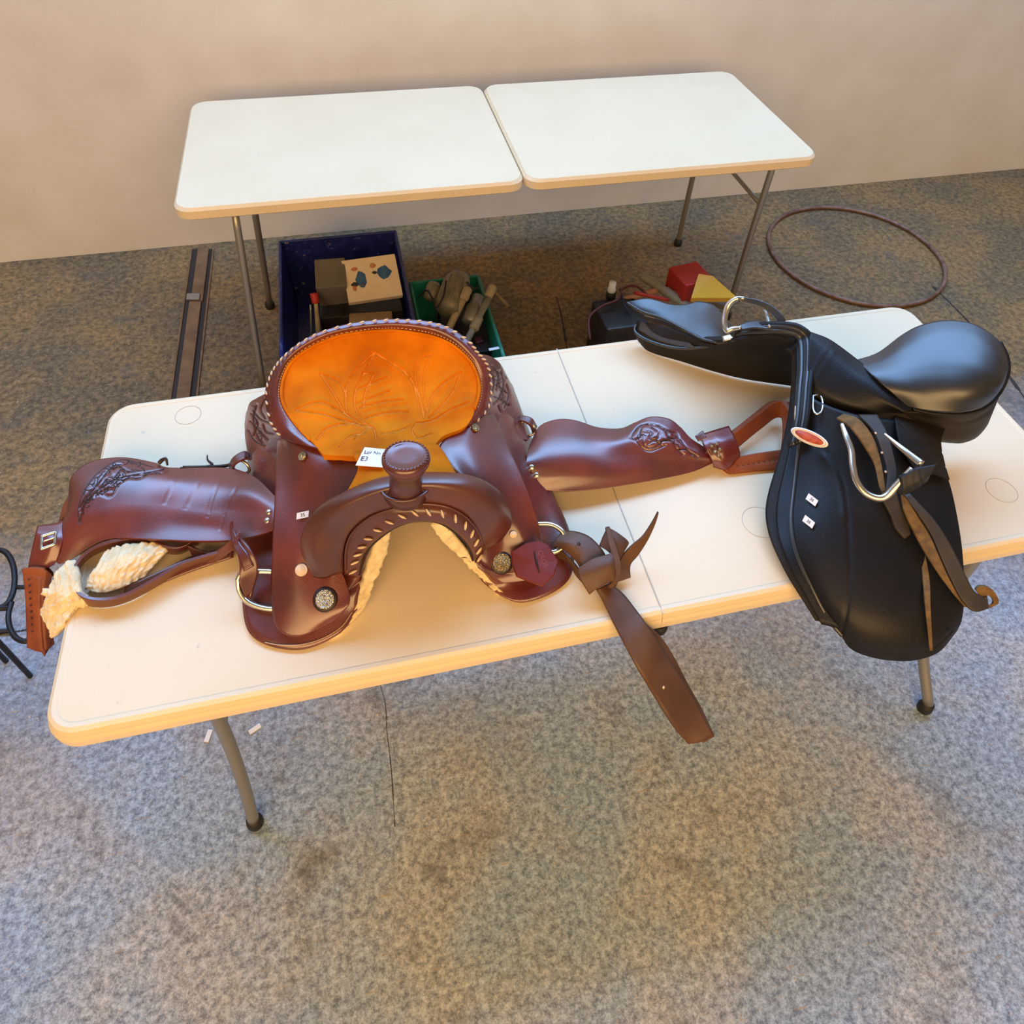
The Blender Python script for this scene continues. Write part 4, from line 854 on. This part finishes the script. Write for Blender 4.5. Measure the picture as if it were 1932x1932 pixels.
# --- stirrup leathers (near)
E_('stirrup_leather', [[(1578, 788, .180), (1604, 806, .185), (1628, 836, .180), (1648, 872, .165), (1658, 915, .150), (1664, 930, .145)],
                       [(1592, 780, .185), (1620, 790, .192), (1646, 822, .185), (1660, 862, .172), (1668, 905, .158), (1670, 925, .150)]], M_SUE, thick=.004, nu=40, nv=8)
sl = E_('stirrup_leather', [[(1620, 782, .186), (1648, 812, .190), (1664, 850, .182), (1674, 890, .170), (1672, 930, .158)],
                            [(1655, 782, .184), (1672, 812, .190), (1684, 850, .184), (1692, 890, .172), (1690, 925, .160)]], M_SUED, thick=.004, nu=40, nv=10)
for u, v in ((1652, 817), (1664, 854), (1671, 890)): 
    p, n = hit(sl, u, v); disc('strap_hole', p, n, [(.0024, 0), (.0018, .001)], M_RAW, sl.o, 10)
E_('stirrup_leather', [[(1664, 940, .130), (1680, 970, .118), (1690, 995, .108), (1708, 1016, .100)], [(1692, 930, .132), (1702, 960, .120), (1714, 985, .108), (1718, 1008, .100)]], M_SUED, thick=.004, nu=30, nv=10)
E_('stirrup_leather', [[(1698, 930, .135), (1706, 965, .124), (1728, 1010, .108), (1750, 1050, .092), (1776, 1090, .074), (1800, 1122, .058), (1822, 1146, .045)],
                       [(1706, 934, .138), (1732, 975, .124), (1754, 1010, .110), (1772, 1050, .094), (1790, 1090, .076), (1806, 1120, .060), (1824, 1144, .046)]], M_SUE, thick=.004, nu=50, nv=10)
E_('stirrup_leather', [[(1706, 934, .139), (1736, 975, .126), (1758, 1010, .112), (1776, 1052, .095), (1796, 1096, .076), (1816, 1132, .058), (1840, 1154, .046), (1866, 1148, .040)],
                       [(1716, 930, .140), (1762, 980, .124), (1786, 1015, .112), (1806, 1052, .096), (1822, 1085, .082), (1836, 1112, .066), (1850, 1124, .056), (1862, 1122, .052)]], M_SUED, thick=.004, nu=60, nv=10)
E_('stirrup_leather', [[(1848, 1124, .052), (1842, 1114, .060), (1850, 1106, .066), (1866, 1108, .064), (1880, 1122, .054), (1884, 1138, .042), (1870, 1146, .036)],
                       [(1856, 1134, .044), (1852, 1128, .050), (1858, 1124, .054), (1866, 1124, .052), (1872, 1130, .046), (1874, 1138, .040), (1864, 1142, .036)]], M_SUE, thick=.006, nu=40, nv=8)
# --- near stirrup iron
sweep('stirrup_iron', [P(*q) for q in ((1588, 800, .190), (1596, 822, .188), (1606, 850, .180), (1609, 880, .170), (1616, 908, .160), (1632, 930, .152), (1655, 940, .150), (1672, 936, .155), (1690, 918, .172), (1706, 902, .188), (1722, 884, .205))],
      [.004, .0055, .006, .006, .006, .0065, .0065, .007, .007, .007, .006], M_SIL, es, 90, 12)
sweep('stirrup_iron', [P(*q) for q in ((1668, 818, .200), (1700, 845, .205), (1738, 876, .205))], [.0025, .005, .0075], M_SIL, es, 30, 12)
E_('stirrup_tread', [[(1700, 900, .200), (1730, 884, .212), (1768, 876, .212)], [(1704, 922, .185), (1736, 908, .198), (1756, 896, .202)], [(1700, 935, .168), (1726, 925, .172), (1750, 908, .180)]], M_RUB, thick=.010, nu=20, nv=14,
   emboss=[([[(1712, 892), (1715, 930)], [(1725, 888), (1728, 925)], [(1738, 884), (1740, 915)]], 1.5, -.002)])
# --- far stirrup iron and leather
sweep('stirrup_iron', [P(*q) for q in ((1404, 563, .225), (1388, 564, .220), (1374, 576, .205), (1368, 594, .190), (1367, 612, .178), (1372, 624, .172), (1384, 620, .180), (1398, 618, .190))],
      [.004, .0055, .006, .006, .006, .006, .0055, .004], M_SIL, es, 70, 12)
E_('stirrup_leather', [[(1392, 560, .228), (1425, 564, .228), (1455, 576, .226), (1478, 596, .218), (1484, 616, .205)],
                       [(1395, 570, .220), (1425, 576, .220), (1450, 588, .216), (1466, 604, .210), (1470, 620, .200)]], M_BLKS, thick=.005, nu=40, nv=8)
sweep('stirrup_iron', [P(*q) for q in ((1442, 584, .205), (1448, 600, .205), (1452, 618, .205))], .004, M_GAL, es, 16, 8)
E_('skirt', [[(1394, 612, .190), (1420, 604, .196), (1450, 606, .200), (1480, 614, .206)], [(1400, 622, .190), (1425, 618, .198), (1450, 620, .204), (1480, 622, .212)]], M_BLKS, thick=.004, nu=24, nv=6)
E_('saddle_nail_plate', [[(1362, 634, .140), (1384, 628, .152)], [(1364, 644, .136), (1388, 638, .150)]], M_SIL, thick=.002, nu=6, nv=5)
#BACKGROUND
# second folding table over the clutter
t2 = thing('folding_table', 'second white folding table behind, standing over the crates of junk', 'table', (1.10, 1.83, 0))
def slab(name, x0, x1, y0, y1, z0, z1, r, m, par):
    pts = []
    for cx, cy, a in ((x0+r, y0+r, math.pi), (x1-r, y0+r, 1.5*math.pi), (x1-r, y1-r, 0), (x0+r, y1-r, .5*math.pi)):
        for k in range(7): t = a+.5*math.pi*k/6; pts.append((cx+r*math.cos(t), cy+r*math.sin(t)))
    n = len(pts); c = np.mean(pts, 0); V = []
    for s_, z in ((.985, z0), (1, z0+.005), (1, z1-.010), (.985, z1), ): V += [(c[0]+(x-c[0])*s_, c[1]+(y-c[1])*s_, z) for x, y in pts]
    F = [(i*n+k, i*n+(k+1) % n, (i+1)*n+(k+1) % n, (i+1)*n+k) for i in range(3) for k in range(n)]+[tuple(range(n))[::-1], tuple(3*n+k for k in range(n))]
    return mesh(name, V, F, m, par, False)
slab('tabletop_panel', .06, 1.098, 1.46, 2.18, .70, .74, .05, M_TAB, t2); slab('tabletop_panel', 1.102, 2.12, 1.46, 2.18, .70, .74, .05, M_TAB, t2)
for x in (.185, 2.0):
  if x > 1:
    for y in (1.535, 2.06):
        l = sweep('leg', [(x, y, .70), (x-.004, y, .4), (x-.006, y-.004, .15), (x-.006, y-.006, .02)], .0115, M_GAL, t2, 20, 12); foot((x-.006, y-.006, 0), l)
    sweep('leg_crossbar', [(x, 1.54, .52), (x, 2.06, .52)], .008, M_GAL, t2, 4, 8)
for bt_, tp_ in ((PZ(500, 752, 0), PZ(464, 530, .45)), (np.array([.198, 1.92, 0]), PZ(502, 530, .16))):
    d = (tp_-bt_)/(tp_[2]-bt_[2]); l = sweep('leg', [bt_+d*z for z in (.70, .4, .02)], .0115, M_GAL, t2, 8, 12); foot(tuple(bt_), l)
# open crates
def crate(name, x0, x1, y0, y1, h, m, label, ribs, hole=False):
    o = thing(name, label, 'crate', ((x0+x1)/2, (y0+y1)/2, 0)); th = .006; f = .02
    hexa('crate_base', [(x0+f, y0+f, .008), (x1-f, y0+f, .008), (x1-f, y1-f, .008), (x0+f, y1-f, .008)], [(x0+f, y0+f, .001), (x1-f, y0+f, .001), (x1-f, y1-f, .001), (x0+f, y1-f, .001)], m, o)
    def side(a, b, ai, bi):  # outer top a,b ; tapered to the base
        a, b, ai, bi = map(np.array, (a, b, ai, bi)); dn = np.array([0, 0, h])
        n = np.cross(b-a, [0, 0, 1.]); n /= np.linalg.norm(n)
        return hexa('crate_side', [a, b, b-n*th, a-n*th], [ai, bi, bi-n*th, ai-n*th], m, o, .001)
    T = [(x0, y0, h), (x1, y0, h), (x1, y1, h), (x0, y1, h)]; B = [(x0+f, y0+f, .002), (x1-f, y0+f, .002), (x1-f, y1-f, .002), (x0+f, y1-f, .002)]
    for i in range(4):
        j = (i+1) % 4; s_ = side(T[i], T[j], B[i], B[j])
        for k in range(1, ribs):
            t = k/ribs; a = lerp(np.array(T[i]), np.array(T[j]), t); b = lerp(np.array(B[i]), np.array(B[j]), t)
            n = np.cross(np.array(T[j], float)-np.array(T[i]), [0, 0, 1.]); n /= np.linalg.norm(n)
            sweep('rib', [a+n*.002, b+n*.002], .003, m, s_, 2, 6)
        c0, c1 = np.array(T[i])-[0, 0, .004], np.array(T[j])-[0, 0, .004]
        sweep('crate_rim', [c0, lerp(c0, c1, .5), c1], .007, m, o, 8, 8)
    return o
crate('storage_crate', .278, .72, 1.34, 2.0, .25, M_BLUE, 'dark blue plastic crate full of boxes behind the brown saddle', 7)
crate('storage_crate', .742, 1.00, 1.24, 1.72, .20, M_GRN, 'green plastic crate holding pipes and a motor', 6)
g1 = thing('hand_tool', 'tool with a red handle standing in the blue crate', 'tool', tuple(P(598, 600, -.55)))
sweep('handle', [PZ(592, 553, .30), PZ(596, 572, .27)], [.014, .013], M_REDP, g1, 8, 10)
sweep('shaft', [PZ(596, 572, .27), PZ(602, 640, .12)], [.007, .010], M_BEI, g1, 8, 10)
sweep('shaft', [PZ(586, 575, .24), PZ(588, 650, .10)], [.004, .004], M_GAL, g1, 8, 8)
def tilted(name, u, v, z, s, rz, m, label, cat, tilt=(0, 0), bev=.004):
    c = PZ(u, v, z); o = box(name, c, s, m, None, rz, bev, tilt); return tag(o, label, cat)
tilted('cardboard_box', 627, 532, .28, (.105, .12, .12), -.05, M_GREY, 'grey-brown box leaning in the blue crate', 'box', (.35, 0))
gb = tilted('printed_board', 702, 527, .30, (.19, .16, .03), .06, M_CREAM, 'cream board printed with blue shapes on top of the blue crate', 'board', (.55, 0))
def on_board(pts, m, nm='printed_shape'):
    Mx = Matrix.Translation(Vector(PZ(702, 527, .30))) @ Euler((.55, 0, .06)).to_matrix().to_4x4()
    V = [Mx@Vector((x, y, .0156)) for x, y in pts]; mesh(nm, V, [tuple(range(len(V)))], m, gb, False)
def blob(cx, cy, rx, ry, m, k=10, s=1):
    rs = random.Random(s); on_board([(cx+rx*math.cos(2*math.pi*i/k)*rs.uniform(.8, 1.1), cy+ry*math.sin(2*math.pi*i/k)*rs.uniform(.8, 1.1)) for i in range(k)], m)
blob(-.038, .000, .020, .032, M_PBLUE, s=1); blob(.045, .015, .026, .026, M_PBLUE, s=2); blob(-.062, -.016, .014, .009, M_INK, s=3); blob(.012, .018, .010, .006, M_INK, s=4)
blob(-.055, .040, .012, .008, M_ORP, s=5); blob(.010, .045, .012, .010, M_ORP, s=6); blob(-.066, -.030, .008, .012, M_ORP, s=7); blob(-.035, -.022, .012, .003, M_WOOD, s=8)
tilted('tool_case', 700, 585, .16, (.22, .16, .10), .02, M_DARK, 'black case under the cream board in the blue crate', 'case')
tilted('wood_offcut', 700, 603, .20, (.15, .05, .03), -.08, M_WOOD, 'pale wood offcut in front of the black case', 'wood')
tilted('tool_case', 628, 600, .12, (.08, .16, .14), .0, M_DARK, 'upright dark case beside the red-handled tool', 'case')
# motor and pipes in and on the green crate
mo = thing('electric_motor', 'grey-beige cast electric motor lying on the green crate', 'motor', tuple(PZ(850, 570, .1)))
ma = PZ(842, 590, .20); mb = PZ(868, 520, .25)
def cyl(name, a, b, prof, m, par, seg=24):
    a = np.array(a); b = np.array(b); L = np.linalg.norm(b-a); return disc(name, a, b-a, [(r, t*L) for r, t in prof], m, par, seg)
cyl('motor_housing', ma, mb, [(.030, 0), (.046, .05), (.050, .2), (.050, .8), (.044, .9), (.036, 1)], M_STL, mo)
for k in range(12):
    a = 2*math.pi*k/12; t, b, n = frame(mb-ma); d = (t*math.cos(a)+b*math.sin(a))*.050
    sweep('cooling_fin', [lerp(ma, mb, .18)+d, lerp(ma, mb, .8)+d], .003, M_STL, mo, 2, 5)
cyl('end_bell', PZ(812, 566, .20), PZ(820, 535, .23), [(.018, 0), (.028, .1), (.028, .8), (.02, 1)], M_STL, mo)
cyl('shaft_drum', PZ(885, 612, .18), PZ(902, 560, .22), [(.020, 0), (.030, .08), (.030, .6), (.024, .7), (.024, 1)], M_GAL, mo)
for pts in ([(790, 560, .22), (806, 548, .26), (822, 580, .24), (824, 612, .16)], [(842, 530, .30), (836, 560, .28), (822, 585, .24)], [(880, 532, .30), (895, 545, .28), (905, 540, .28)]):
    sweep('cable', [PZ(*q) for q in pts], .0035, M_RUB, mo, 30, 6)
pp = thing('pipe', 'beige plastic pipe poking out of the green crate', 'pipe', tuple(PZ(862, 590, .1)))
cyl('pipe_tube', PZ(846, 622, .15), PZ(880, 552, .26), [(.0125, 0), (.0135, .02), (.0135, 1)], M_BEI, pp)
cyl('pipe_socket', PZ(874, 566, .245), PZ(884, 543, .27), [(.015, 0), (.017, .1), (.017, .9), (.012, 1)], M_BEI, pp)
p2 = thing('pipe', 'grey-green pipe with fittings along the right of the green crate', 'pipe', tuple(PZ(905, 600, .1)))
cyl('pipe_tube', PZ(880, 645, .16), PZ(931, 545, .26), [(.010, 0), (.012, .02), (.012, 1)], M_GPL, p2)
cyl('pipe_socket', PZ(893, 622, .185), PZ(904, 598, .20), [(.014, 0), (.018, .1), (.018, .9), (.014, 1)], M_BEI, p2)
cyl('pipe_socket', PZ(921, 560, .25), PZ(931, 540, .27), [(.014, 0), (.016, .1), (.016, .9), (.013, 1)], M_BEI, p2)
tilted('wood_offcut', 946, 565, .20, (.012, .09, .012), .35, M_WOOD, 'thin wooden stick across the green crate corner', 'wood', bev=.002)
tilted('bottle_cap', 903, 646, .12, (.03, .03, .03), .2, M_REDC, 'small dark red cap in the green crate', 'cap')
tilted('paper_label', 932, 658, .204, (.036, .012, .002), .1, M_PAP, 'white label on the green crate rim', 'label', bev=.0004)
tilted('dark_filler', 880, 620, .075, (.19, .38, .10), 0, M_DARK, 'dark block added for the shade inside the green crate under the pipes', 'filler')  # added dark block, stands in for the black shade inside the crate
# black battery box with cables
bb = tilted('battery_box', 1163, 632, .12, (.16, .17, .22), .02, M_DARK, 'black box with dark red cables behind the table', 'box', bev=.008)
cb1 = thing('power_cable', 'dark red cable looping over the black box', 'cable', tuple(PZ(1150, 600, .1)))
sweep('cable', [PZ(*q) for q in ((1113, 640, .20), (1112, 600, .24), (1135, 578, .26), (1165, 565, .27), (1175, 545, .27), (1200, 540, .26), (1225, 560, .24))], .0045, M_REDC, cb1, 60, 8)
sweep('cable', [PZ(*q) for q in ((1170, 545, .27), (1178, 575, .25), (1195, 600, .22), (1215, 620, .18))], .004, M_RUB, cb1, 40, 8)
c_ = PZ(1155, 541, .28); cyl('plug', c_-[0, 0, .03], c_+[0, 0, .02], [(.014, 0), (.016, .4), (.013, .5), (.013, 1)], M_PAP, cb1)
cyl('plug_collar', c_-[0, 0, .05], c_-[0, 0, .02], [(.018, 0), (.018, 1)], M_RUB, cb1)
for i, (a, b, r, m_, lb) in enumerate((((1176, 566, .22), (1240, 548, .24), .012, M_ORP, 'orange tool grip behind the far saddle flap'), ((1165, 588, .2), (1185, 602, .2), .018, M_BEI, 'rounded beige knob beside the black box'), ((1200, 590, .2), (1235, 600, .2), .014, M_ORP, 'short orange-brown handle under the far flap tip'), ((1196, 552, .26), (1262, 566, .24), .007, M_REDP, 'thin red rod across the tool pile'))):
    o = thing('tool_grip', lb, 'tool', tuple(PZ(*a))); cyl('grip', PZ(*a), PZ(*b), [(r*.8, 0), (r, .1), (r*.85, .5), (r, .9), (r*.7, 1)], m_, o)
p3 = thing('pipe', 'grey metal pipe lying diagonally over the tool pile', 'pipe', tuple(PZ(1250, 550, .2)))
cyl('pipe_tube', PZ(1210, 520, .26), PZ(1320, 592, .22), [(.014, 0), (.016, .05), (.016, .4), (.019, .42), (.019, .6), (.015, .62), (.015, 1)], M_GPL, p3)
tilted('toolbox', 1300, 534, .27, (.12, .12, .09), .15, M_REDP, 'red box behind the black saddle', 'box')
ya = [PZ(1304, 562, .30), PZ(1392, 562, .27), PZ(1345, 520, .33), PZ(1318, 516, .34)]
tag(hexa('warning_panel', ya, [p-[0, 0, .02] for p in ya], M_YEL, None, .002), 'yellow panel behind the pommel of the black saddle', 'panel')
tilted('wood_offcut', 1350, 572, .22, (.10, .03, .02), -.7, M_GREY, 'grey slat under the yellow panel', 'wood')
# hoop on the floor
hp = sweep('metal_hoop', [(2.77+.385*math.cos(a), 1.84+.385*math.sin(a), .012) for a in np.linspace(0, 2*math.pi, 24, endpoint=False)], .009, M_PINK, None, 120, 8, True)
tag(hp, 'thin rusty hoop lying on the floor behind the right end of the table', 'hoop')
# black iron stand at the left edge
ir = thing('iron_stand', 'black wrought iron scroll stand beyond the left end of the table', 'stand', tuple(PZ(-10, 1120, 0)))
zi = .34
ring = [PZ(0+28*math.cos(a), 1092+54*math.sin(a), zi) for a in np.linspace(0, 2*math.pi, 16, endpoint=False)]
sweep('scroll_ring', ring, .0065, M_IRON, ir, 70, 8, True)
sweep('scroll', [PZ(*q) for q in ((22, 1136, zi), (16, 1160, zi), (19, 1185, zi), (30, 1203, zi), (48, 1210, zi), (62, 1200, zi))], .006, M_IRON, ir, 40, 8)
sweep('crossbar', [PZ(-110, 1152, zi), PZ(18, 1147, zi)], .0065, M_IRON, ir, 4, 8)
sweep('crossbar', [PZ(26, 1108, zi), PZ(60, 1108, zi)], .005, M_IRON, ir, 4, 8)
for q in ((-60, 1150), (-110, 1120)):
    p = PZ(*q, zi); sweep('leg', [p, p*[1, 1, 0]+[-.0, 0, .002]], .0065, M_IRON, ir, 6, 8)
sweep('base_bar', [PZ(-60, 1193, .01), PZ(24, 1190, .01)], .006, M_IRON, ir, 4, 8)
# paper scraps on the floor
for i, (u, v, a, lb) in enumerate(((393, 1388, 1.3, 'white paper scrap left of the front table leg'), (481, 1375, .5, 'white paper scrap right of the front table leg'))):
    c = PZ(u, v, .003); o = box('paper_scrap', c, (.030, .012, .003), M_PAP, None, a, .001, (.05, .1)); tag(o, lb, 'paper')
# control joints and cracks of the slab
def crack(pts, w=.003):
    C = crs(np.array([PZ(u, v, .0012) for u, v in pts]), 30); T = np.gradient(C, axis=0); S_ = np.stack([-T[:, 1], T[:, 0], T[:, 2]*0], -1); S_ /= np.linalg.norm(S_, axis=1, keepdims=True)
    rs = np.random.RandomState(1); ww = w*(0.4+rs.rand(30, 1)); V = np.concatenate([C-S_*ww, C+S_*ww]); return mesh('crack', V, [(i, i+1, 31+i, 30+i) for i in range(29)], M_STEELD, fl, False)
crack([(717, 1290), (727, 1330), (730, 1380), (738, 1450), (745, 1560)], .0009); crack([(0, 1196), (40, 1190), (90, 1180)], .003); crack([(1760, 540), (1830, 610), (1890, 690), (1940, 760)], .006); crack([(1050, 560), (1060, 600), (1070, 660)], .004)
# windows high in the back wall
for i, (x0, x1) in enumerate(((-1.9, .35), (.75, 3.0))):
    wn = thing('window_%d' % (i+1), 'high workshop window in the back wall', None, ((x0+x1)/2, WY, 2.7)); wn['kind'] = 'structure'
    for a, b, c, d in ((x0, x1, 1.86, 1.92), (x0, x1, 3.58, 3.64)): hexa('window_frame', [(a, WY-.05, d), (b, WY-.05, d), (b, WY, d), (a, WY, d)], [(a, WY-.05, c), (b, WY-.05, c), (b, WY, c), (a, WY, c)], M_WALL, wn)
    for x in (x0, (x0+x1)/2, x1): hexa('window_frame', [(x-.03, WY-.05, 3.6), (x+.03, WY-.05, 3.6), (x+.03, WY, 3.6), (x-.03, WY, 3.6)], [(x-.03, WY-.05, 1.9), (x+.03, WY-.05, 1.9), (x+.03, WY, 1.9), (x-.03, WY, 1.9)], M_WALL, wn)
